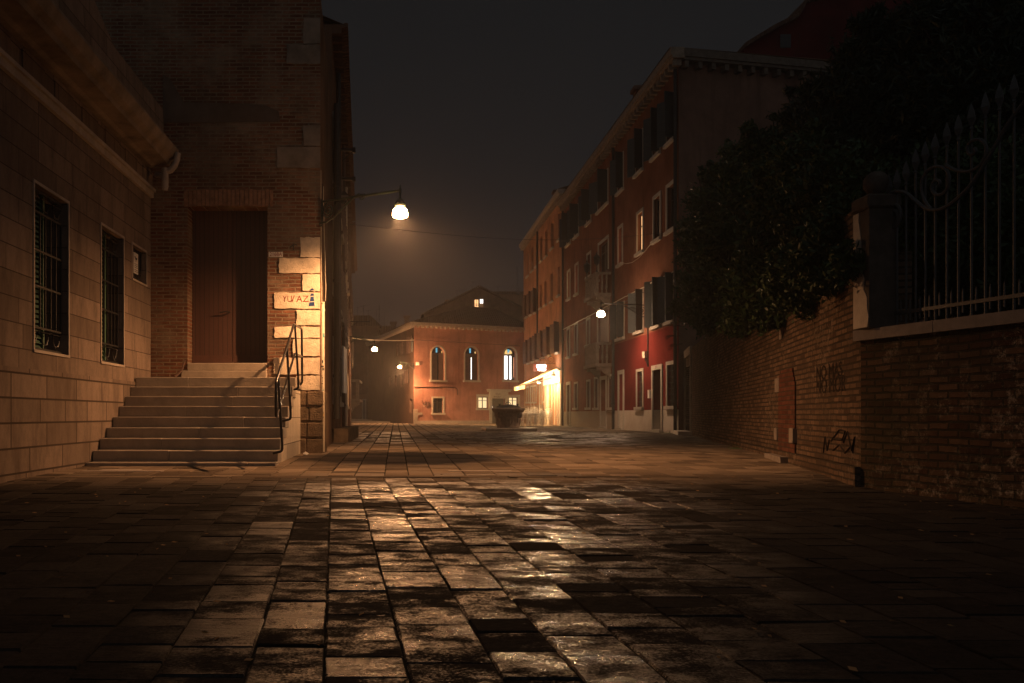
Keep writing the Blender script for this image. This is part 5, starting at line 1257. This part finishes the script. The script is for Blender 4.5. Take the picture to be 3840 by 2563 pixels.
# ------------------------------------------------------------------ right garden wall, pillar, fence
M['brick_g1'] = brick_mat('garden_brick', (.241, .97), (.055, .034, .026), (.22, .145, .098), (.060, .050, .040), bw=.25, bh=.072, ms=.014, stain=.55, stain_col=(.06, .045, .032), dist=.03, eff=.3, pale=((.27, .22, .17), .75))
M['brick_g2'] = brick_mat('mossy_old_brick', (.225, -.974), (.045, .024, .018), (.15, .095, .065), (.05, .044, .034), bw=.23, bh=.075, ms=.014, stain=.75, stain_col=(.035, .035, .022), pale=((.46, .40, .34), .8), dist=.06, eff=.5)
WA = (4.99, 9.27); WB = (10.62, 31.9)
M['leaf_moss'] = plain('moss', (.03, .05, .015), .9, var=.4, sc=20, bmp=1)
def garden_walls():
    f = Fac(WB, WA); P = f.P
    dx0, dx1 = f.u(2571), f.u(2592)
    zt = f.z(2582, 1337)
    t = thing('garden_wall', 'long patched brick garden wall under the overhanging bushes', 'wall', (7.5, 20, -.7))
    mb = MB(); f.wall(mb, 0, f.L, -1.1, 1.75, [(dx0, dx1, -.72, zt)], .3)
    f.box(mb, 0, f.L, -.5, -.3, -1, 1.75)
    # taller stretch
    f.box(mb, 0, f.u(3203), -.3, -.001, 1.75, 2.3)
    mb.build('wall', M['brick_g1'], t)
    # near top rises to the pillar; buttress, base course
    u0, u1 = f.u(2924), f.u(2986)
    mb = MB(); f.box(mb, u0, u1, 0, .022, -1.0, f.z(2950, 1455)); [f.box(mb, u0 + .04 * k_, u1 - .06 * k_, 0, .022, f.z(2950, 1455) + .07 * k_, f.z(2950, 1455) + .07 * (k_ + 1)) for k_ in range(4)]; mb.build('buttress', M['brick_red'], t)
    mb = MB(); ub = f.u(2640); f.box(mb, ub, f.L, 0, .06, -1.1, G(15) + .13); mb.build('base_course', M['brick_g1'], t)
    for (a, b, q0, q1, w) in ((2912, 2927, 1421, 1472, .03), (2912, 2922, 1606, 1649, .04), (2974, 2989, 1606, 1660, .06), (2907, 2972, 1700, 1750, .17), (2929, 2938, 1232, 1275, .03)):
        mb = MB(); f.box(mb, f.u(a), f.u(b), 0, w, f.z(a, q1), f.z(a, q0)); mb.build('stone_block', M['coping'], t)
    # gate door at the far end
    mb = MB(); f.box(mb, dx0, dx1, -.3, -.25, -.72, zt); d = mb.build('door', M['shutter_dark'], t)
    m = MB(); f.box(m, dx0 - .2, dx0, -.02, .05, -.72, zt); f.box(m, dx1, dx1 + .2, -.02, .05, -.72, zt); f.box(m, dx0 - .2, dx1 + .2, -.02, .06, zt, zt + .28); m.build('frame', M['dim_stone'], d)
    m = MB(); f.box(m, dx0 - .2, dx1 + .3, 0, .45, -.72, -.58); m.build('doorstep', M['step'], d)
    # painted words
    for body, px, py, sz, sx in (('NO MAS', 3062, 1428, .26, .52), ('NO MOR', 3062, 1478, .28, .50)):
        text('painted_word', body, P, f.u(px), .006, f.z(px, py), sz, M['spray'], t, sx=sx * 2.6, extrude=.0008)
    g = MB(); fx = lambda px, py: P(f.u(px), .004, f.z(px, py))
    for st in ([(3090, 1700), (3096, 1640), (3104, 1690), (3112, 1650)], [(3118, 1655), (3150, 1612), (3172, 1618), (3160, 1650), (3128, 1648)], [(3165, 1660), (3180, 1620), (3196, 1690), (3208, 1640), (3200, 1700)], [(3126, 1690), (3150, 1668), (3170, 1700), (3188, 1680)]):
        g.tube([fx(*q) for q in st], .012, 4)
    g.build('graffiti', M['spray'], t)
    # near wall with coping
    WC = (6.9, 1.0)
    n_ = Fac(WA, WC); n_.n = Vector((-.974, -.225))
    # order so that u grows towards the viewer
    P = n_.P
    t = thing('garden_wall', 'low mossy brick wall with pale stone coping under the iron fence', 'wall', (5.6, 6, -.9))
    mb = MB(); n_.wall(mb, 0, n_.L, -1.2, .80, [], .1); n_.box(mb, 0, n_.L, -.35, -.25, -1, .8); mb.build('wall', M['brick_g2'], t)
    mb = MB(); u = -.05
    for L in (1.05, 1.5, 1.6, 1.7, 2.5):
        pts = [n_.P(u + .004, .06, .80), n_.P(u + L - .004, .06, .80), n_.P(u + L - .004, -.36, .80), n_.P(u + .004, -.36, .80)]
        mb.hexa(pts + [(x, y, .915) for x, y, z in pts]); u += L
    mb.build('coping', M['coping'], t)
    # pillar with ball
    px0, px1 = 3224, 3330
    b = Vector((5.09, 9.15)); t = thing('gate_pillar', 'square stone pillar topped by a round stone ball', 'pillar', (b.x, b.y, .91))
    hw = .155; a = math.atan2(.225, .974) * 0
    m = MB(); m.bbox(b.x - hw, b.x + hw, b.y - hw, b.y + hw, .915, 2.18, .008); m.build('shaft', M['pillar'], t)
    m = MB(); n8 = 12; pl = [(b.y + hw, .93), (b.y + hw, 2.17)] + [(b.y - hw + (.0 if i < 4 else .02 + .16 * i / n8) + R.uniform(0, .05), 2.17 if i == n8 else .93 + 1.24 * i / n8) for i in range(n8, -1, -1)]
    m.prism(pl, lambda u, w, z: (b.x - hw - w, u, z), 0, .008); m.build('plaster_strip', M['stone'], t)
    m = MB(); m.bbox(b.x - hw - .025, b.x + hw + .025, b.y - hw - .025, b.y + hw + .025, 2.18, 2.33, .02); m.build('cap', M['pillar'], t)
    m = MB(); m.lathe([(.0, 2.395), (.06, 2.40), (.055, 2.43), (.09, 2.46), (.115, 2.50), (.125, 2.55), (.12, 2.60), (.095, 2.645), (.05, 2.675), (.0, 2.685)], (b.x, b.y, -.075), 24); m.build('ball', M['pillar'], t, True)
    # fence
    t = thing('iron_fence', 'grey iron fence of spear bars with a sweeping scroll', 'fence', (5.6, 7, .92))
    bars = [(3332.6, 1060), (3364, 1030), (3398, 980), (3434, 905), (3470, 860), (3507, 812), (3551, 745), (3594, 697), (3643, 628), (3695, 560), (3748, 505), (3803, 450), (3862, 395), (3925, 330), (3990, 270)]
    ctr = Fac(n_.P(0, -.15, 0)[:2], n_.P(n_.L, -.15, 0)[:2])
    for px, py in bars:
        u = ctr.u(px); z1 = ctr.z(px, py / 1.631); m = MB()
        m.tube([ctr.P(u, 0, .93), ctr.P(u, 0, z1 - .26)], .011, 6)
        q = ctr.P(u, 0, z1)
        m.lathe([(.010, -.27), (.022, -.25), (.012, -.23), (.045, -.15), (.030, -.08), (.0, .0)], q, 4)
        m.build('spear_bar', M['fence'], t)
        u2 = u + .05; 
        MB().tube([ctr.P(u2, 0, .98), ctr.P(u2, 0, 1.17), ctr.P(u2, 0, 1.22)], [.009, .009, .001], 5).build('short_bar', M['fence'], t)
    m = MB(); ctr.box(m, .1, n_.L, -.012, .012, 1.05, 1.085); m.build('lower_rail', M['fence'], t)
    # scroll in the plane of the fence
    def C(px, py): u = ctr.u(px); return ctr.P(u, .02, ctr.z(px, py))
    k = lambda x, y: (2400 + x / 1.631, y / 1.631)
    path = [(1560, 1320), (1550, 1300), (1562, 1285), (1585, 1300), (1590, 1345), (1565, 1385), (1530, 1375), (1512, 1340), (1520, 1290), (1545, 1255), (1590, 1255), (1608, 1310), (1590, 1375), (1545, 1405), (1505, 1385), (1488, 1320), (1500, 1240), (1535, 1185), (1590, 1168), (1640, 1180), (1700, 1235), (1760, 1280), (1820, 1290), (1890, 1265), (1960, 1210), (2040, 1130), (2110, 1020), (2180, 900), (2260, 760), (2330, 665), (2420, 560), (2560, 430)]
    def smooth(p, it=2):
        for _ in range(it):
            q = [p[0]]
            for a, b_ in zip(p, p[1:]): q += [(a[0] * .75 + b_[0] * .25, a[1] * .75 + b_[1] * .25), (a[0] * .25 + b_[0] * .75, a[1] * .25 + b_[1] * .75)]
            p = q + [p[-1]]
        return p
    MB().tube([C(*k(*q)) for q in smooth(path)], .018, 6).build('scroll', M['fence'], t, True)
    p2 = [(1835, 1140), (1850, 1120), (1830, 1098), (1800, 1115), (1792, 1165), (1825, 1198), (1880, 1180), (1908, 1110), (1890, 1040), (1840, 1015), (1780, 1030), (1735, 1090), (1730, 1170), (1755, 1240), (1790, 1280)]
    p3 = [(1880, 1012), (1940, 1045), (2020, 1055), (2090, 1020), (2130, 950), (2130, 890), (2095, 852), (2045, 858), (2012, 895), (2018, 940), (2045, 950), (2068, 925), (2055, 908)]
    for p in (p2, p3): MB().tube([C(*k(*q)) for q in smooth(p)], .016, 6).build('scroll', M['fence'], t, True)
M['spray'] = plain('faded_dark_spray', (.035, .028, .024), .9)
M['brick_red'] = brick_mat('buttress_brick', (.241, .97), (.07, .024, .016), (.18, .07, .045), (.09, .065, .05), bh=.072, stain=.5, eff=.15)
M['coping'] = plain('pale_coping_stone', (.22, .19, .165), .85, var=.2, sc=8, bmp=.5)
M['pillar'] = plain('pillar_stone', (.08, .068, .058), .9, var=.3, sc=6, bmp=.6, bd=.01)
M['fence'] = plain('grey_fence_iron', (.055, .055, .056), .6, .2, bmp=.2)
garden_walls()

# ------------------------------------------------------------------ bushes and trees
def leaf_mat(name, c0, c1):
    m, nt, b = new_mat(name)
    oi = N(nt, 'ShaderNodeAttribute', attribute_name='tone')
    c = mix(nt, oi.outputs['Fac'], c0, c1); c = mix(nt, noise(nt, pos(nt), 1.4, 3, .6), tuple(x * .55 for x in c0), c)
    setb(nt, b, c, .5, spec=.25)
    return m
M['leaf_a'] = leaf_mat('laurel_leaf', (.022, .050, .018), (.065, .115, .033))
M['leaf_b'] = leaf_mat('oleander_leaf', (.015, .028, .015), (.045, .065, .03))
def foliage(name, blobs, n, mat, parent, size=.085, ratio=.42, seed=1):
    rg = np.random.default_rng(seed)
    bl = np.array(blobs); w = bl[:, 3] ** 2; pk = rg.choice(len(bl), n, p=w / w.sum()); B = bl[pk]
    d = rg.normal(size=(n, 3)); d /= np.linalg.norm(d, axis=1)[:, None]
    rr = B[:, 3] * (rg.random(n) ** .30) * (1 + .16 * rg.normal(size=n).clip(-1, 1.4))
    lump = 1 + .22 * np.sin(d[:, 0] * 5 + pk) * np.cos(d[:, 2] * 6 + pk * 2.1) + .12 * np.sin(d[:, 1] * 11 + pk)
    C = B[:, :3] + d * (rr * lump)[:, None] * np.array([1, 1, .85])
    ax = d * .6 + rg.normal(size=(n, 3)) * .7 + np.array([0, 0, .25]); ax /= np.linalg.norm(ax, axis=1)[:, None]
    sd = np.cross(ax, rg.normal(size=(n, 3))); sd /= np.linalg.norm(sd, axis=1)[:, None]
    nm = np.cross(ax, sd)
    L = size * (.6 + .8 * rg.random(n))[:, None]; Wd = L * ratio * .5
    p0 = C - ax * L * .5; p1 = C - ax * L * .02 + sd * Wd + nm * L * .06; p2 = C + ax * L * .5; p3 = C - ax * L * .02 - sd * Wd + nm * L * .06
    v = np.stack([p0, p1, p2, p3], 1).reshape(-1, 3)
    me = bpy.data.meshes.new(name); me.vertices.add(n * 4); me.vertices.foreach_set('co', v.ravel().astype(np.float32))
    me.loops.add(n * 4); me.loops.foreach_set('vertex_index', np.arange(n * 4)); me.polygons.add(n)
    me.polygons.foreach_set('loop_start', np.arange(n) * 4); me.polygons.foreach_set('loop_total', np.full(n, 4)); me.update(calc_edges=True)
    a = me.attributes.new('tone', 'FLOAT', 'FACE'); a.data.foreach_set('value', rg.random(n).astype(np.float32))
    me.materials.append(mat); return link(bpy.data.objects.new(name, me), parent)
def bush(label, cat, blobs_px, n, mat, trunk, size=.085, ratio=.42, seed=1, name='bush'):
    """blobs_px: (px, py, depth, radius in px)"""
    bl = []
    for (px, py, y, r) in blobs_px:
        if px < 3205 and name == 'bush' and y != 11.5 and y != 11: y = wd(px, .955 if py > 950 else 1.0 + (950 - py) * .0003)
        p = pxp(px, py, y); bl.append((p[0], p[1], p[2], r / F * y))
    rs = random.Random(seed + 50)
    for q in list(bl):
        for _ in range(3):
            a = rs.uniform(-.3, 3.4); k_ = rs.uniform(1.0, 1.22); bl.append((q[0] + q[3] * k_ * math.cos(a), q[1] + rs.uniform(-.3, .1), q[2] + q[3] * k_ * math.sin(a), q[3] * rs.uniform(.16, .30)))
    tx, ty = trunk
    t = thing(name, label, cat, (tx, ty, -.8))
    rt = random.Random(seed); cen = np.mean(np.array(bl), 0)
    m = MB(); top = (tx + (cen[0] - tx) * .4, ty + (cen[1] - ty) * .4, min(cen[2], 2.6))
    m.tube([(tx, ty, -.85), (tx + .04, ty, .4), (tx + .02, ty - .03, 1.3), top], [.16, .12, .10, .08], 8)
    for b_ in bl:
        mid = ((top[0] + b_[0]) / 2 + rt.uniform(-.2, .2), (top[1] + b_[1]) / 2, (top[2] + b_[2]) / 2 + .1)
        m.tube([top, mid, (b_[0], b_[1], b_[2])], [.05, .03, .01], 5)
    m.build('trunk', M['bark'], t, True)
    foliage('crown', bl, n, M[mat], t, size, ratio, seed)
    return t
def wd(px, fac=1):      # depth of the garden wall under a pixel column, a bit in front of or behind it
    f = Fac(WB, WA); q = f.o + f.d * f.u(px); return q.y * fac
bush('dense laurel bush hanging over the far end of the garden wall, against the red house', 'bush',
     [(2600, 1160, 29, 70), (2590, 1060, 29, 55), (2610, 960, 29, 65), (2600, 860, 29, 55), (2640, 760, 28, 65), (2680, 900, 27.5, 110), (2690, 1080, 27, 115), (2660, 1210, 27.5, 60), (2670, 660, 28, 45), (2720, 780, 27, 95)], 26000, 'leaf_a', (10.6, 28.2), size=.13, seed=3)
bush('broad laurel bush in the middle of the garden wall', 'bush',
     [(2780, 640, 22, 90), (2740, 570, 22.5, 40), (2860, 560, 21, 95), (2830, 760, 21.5, 130), (2800, 960, 21, 140), (2840, 1140, 20, 120), (2780, 1210, 21, 70), (2910, 1180, 18, 75), (2930, 880, 19.5, 140), (2960, 700, 19.5, 130), (2880, 1030, 19.5, 130)], 30000, 'leaf_a', (9.4, 21.5), size=.11, seed=4)
bush('dark laurel bush crowding the garden wall next to the stone pillar', 'bush',
     [(3010, 1080, 14.8, 130), (3090, 960, 13.6, 150), (3050, 800, 14.5, 140), (3110, 1040, 12.6, 85), (3160, 880, 12.6, 120), (3030, 620, 15.5, 130), (3130, 690, 13.5, 140), (3185, 1000, 11.8, 75), (3190, 780, 12.2, 100)], 30000, 'leaf_a', (7.6, 14.6), size=.085, seed=5)
bush('tall oleander tree rising behind the pillar into the night sky', 'tree',
     [(3060, 430, 15, 110), (3180, 360, 14, 150), (3120, 540, 14, 150), (3260, 240, 14, 130), (3300, 480, 13, 190), (3250, 640, 12.5, 150), (3330, 160, 14, 110), (3400, 300, 13.5, 170), (3420, 120, 14, 100)], 34000, 'leaf_b', (9.0, 14.2), size=.15, ratio=.2, seed=6, name='oleander_tree')
bush('tallest dark oleander at the right edge behind the iron fence', 'tree',
     [(3520, 200, 12.5, 160), (3480, 60, 13, 110), (3600, 60, 12, 150), (3560, 380, 12, 200), (3720, 120, 11.5, 190), (3700, 380, 11, 230), (3840, 220, 11, 230), (3500, 540, 12, 180)], 34000, 'leaf_b', (9.2, 11.8), size=.14, ratio=.2, seed=7, name='oleander_tree')
bush('dark shrub filling the space behind the fence bars', 'bush',
     [(3350, 760, 11.5, 140), (3420, 960, 11, 170), (3340, 1080, 11, 130), (3520, 760, 10.8, 180), (3560, 1040, 10.2, 170), (3700, 700, 10, 200), (3720, 960, 9.6, 190), (3840, 860, 9.2, 200), (3860, 1060, 9, 150), (3480, 1140, 10.5, 90), (3640, 1120, 9.8, 110), (3780, 1120, 9.2, 90)], 36000, 'leaf_a', (8.3, 10.4), size=.085, seed=8)
# bare climbing twigs at the red house corner
t = thing('bare_climber', 'bare leafless twigs reaching over the red house corner', 'plant', pxp(2560, 1300, 30.5))
m = MB(); rt = random.Random(5)
def twig(p, d, L, r, dep):
    q = p + d * L; mid = p.lerp(q, .5) + Vector((rt.uniform(-.05, .05), 0, rt.uniform(-.05, .05))); m.tube([p, mid, q], [r, r * .8, r * .6], 4)
    if dep:
        for _ in range(3):
            nd = (d + Vector((rt.uniform(-.7, .5), rt.uniform(-.2, .2), rt.uniform(-.6, .6)))).normalized(); twig(p.lerp(q, rt.uniform(.4, 1)), nd, L * .62, r * .6, dep - 1)
for (px, py) in ((2556, 1225), (2560, 1290), (2550, 1260)): twig(Vector(pxp(px, py, 31)), Vector((-1, 0, rt.uniform(-.2, .2))).normalized(), .32, .014, 3)
m.build('twigs', M['bark'], t)
# tall red house behind the gable
M['plaster_red'] = plaster_mat('crimson_plaster', DX, (.085, .012, .012))
t = thing('crimson_house', 'crimson house with a sloping roof rising behind the brown gable', 'house', (24, 44, -.7))
fq = Fac(((2780 - VX) / F * 44, 44), (30, 44)); U = fq.u
poly = [(U(2780), -.8), (U(3500), -.8), (U(3500), fq.z(3500, -120)), (U(3020), fq.z(3020, 15)), (U(2990), fq.z(2990, 70)), (U(2900), fq.z(2900, 115)), (U(2790), fq.z(2790, 182))]
mb = MB(); mb.prism(poly, fq.P, 0, -6); mb.build('wall', M['plaster_red'], t)
mb = MB(); q = poly[2:]
for a, b in zip(q, q[1:]): mb.hexa([fq.P(a[0], .25, a[1]), fq.P(b[0], .25, b[1]), fq.P(b[0], -6, b[1]), fq.P(a[0], -6, a[1]), fq.P(a[0], .25, a[1] + .22), fq.P(b[0], .25, b[1] + .22), fq.P(b[0], -6, b[1] + .22), fq.P(a[0], -6, a[1] + .22)])
mb.build('roof', M['tile'], t)
for (a, b, q0, q1) in ((2925, 2965, 130, 180),):
    mb = MB(); fq.box(mb, U(a), U(b), 0, .03, fq.z(a, q1), fq.z(a, q0)); w = mb.build('window', M['dark'], t)

# small leaves and litter lying on the paving
def litter(n, x0, x1, y0, y1):
    m = MB()
    for _ in range(n):
        x, y = R.uniform(x0, x1), R.uniform(y0, y1); a = R.uniform(0, 6.28); s_ = R.uniform(.010, .028); z = G(y) + .006
        c, s2 = math.cos(a) * s_, math.sin(a) * s_
        m.quad((x - c, y - s2, z), (x + s2 * .5, y - c * .5, z + .006), (x + c, y + s2, z + .004), (x - s2 * .5, y + c * .5, z))
    return m.build('fallen_leaves', M['dry_leaf'])
M['dry_leaf'] = plain('dry_leaf', (.22, .14, .07), .8, var=.5, sc=3)
tag(litter(420, -3.5, 7, 2.6, 13), 'scattered small dry leaves on the wet paving', 'leaves', kind='stuff')

# ------------------------------------------------------------------ night haze
HAZE = True
if HAZE:
    mb = MB(); mb.box(-60, 60, -3, 130, -2.2, 30)
    m = bpy.data.materials.new('haze'); m.use_nodes = True; nt = m.node_tree; nt.nodes.clear()
    o = nt.nodes.new('ShaderNodeOutputMaterial'); v = nt.nodes.new('ShaderNodeVolumePrincipled')
    v.inputs['Density'].default_value = .0016; v.inputs['Color'].default_value = (.9, .88, .85, 1); v.inputs['Anisotropy'].default_value = .72
    nt.links.new(v.outputs[0], o.inputs['Volume'])
    tag(mb.build('haze', m), kind='stuff')
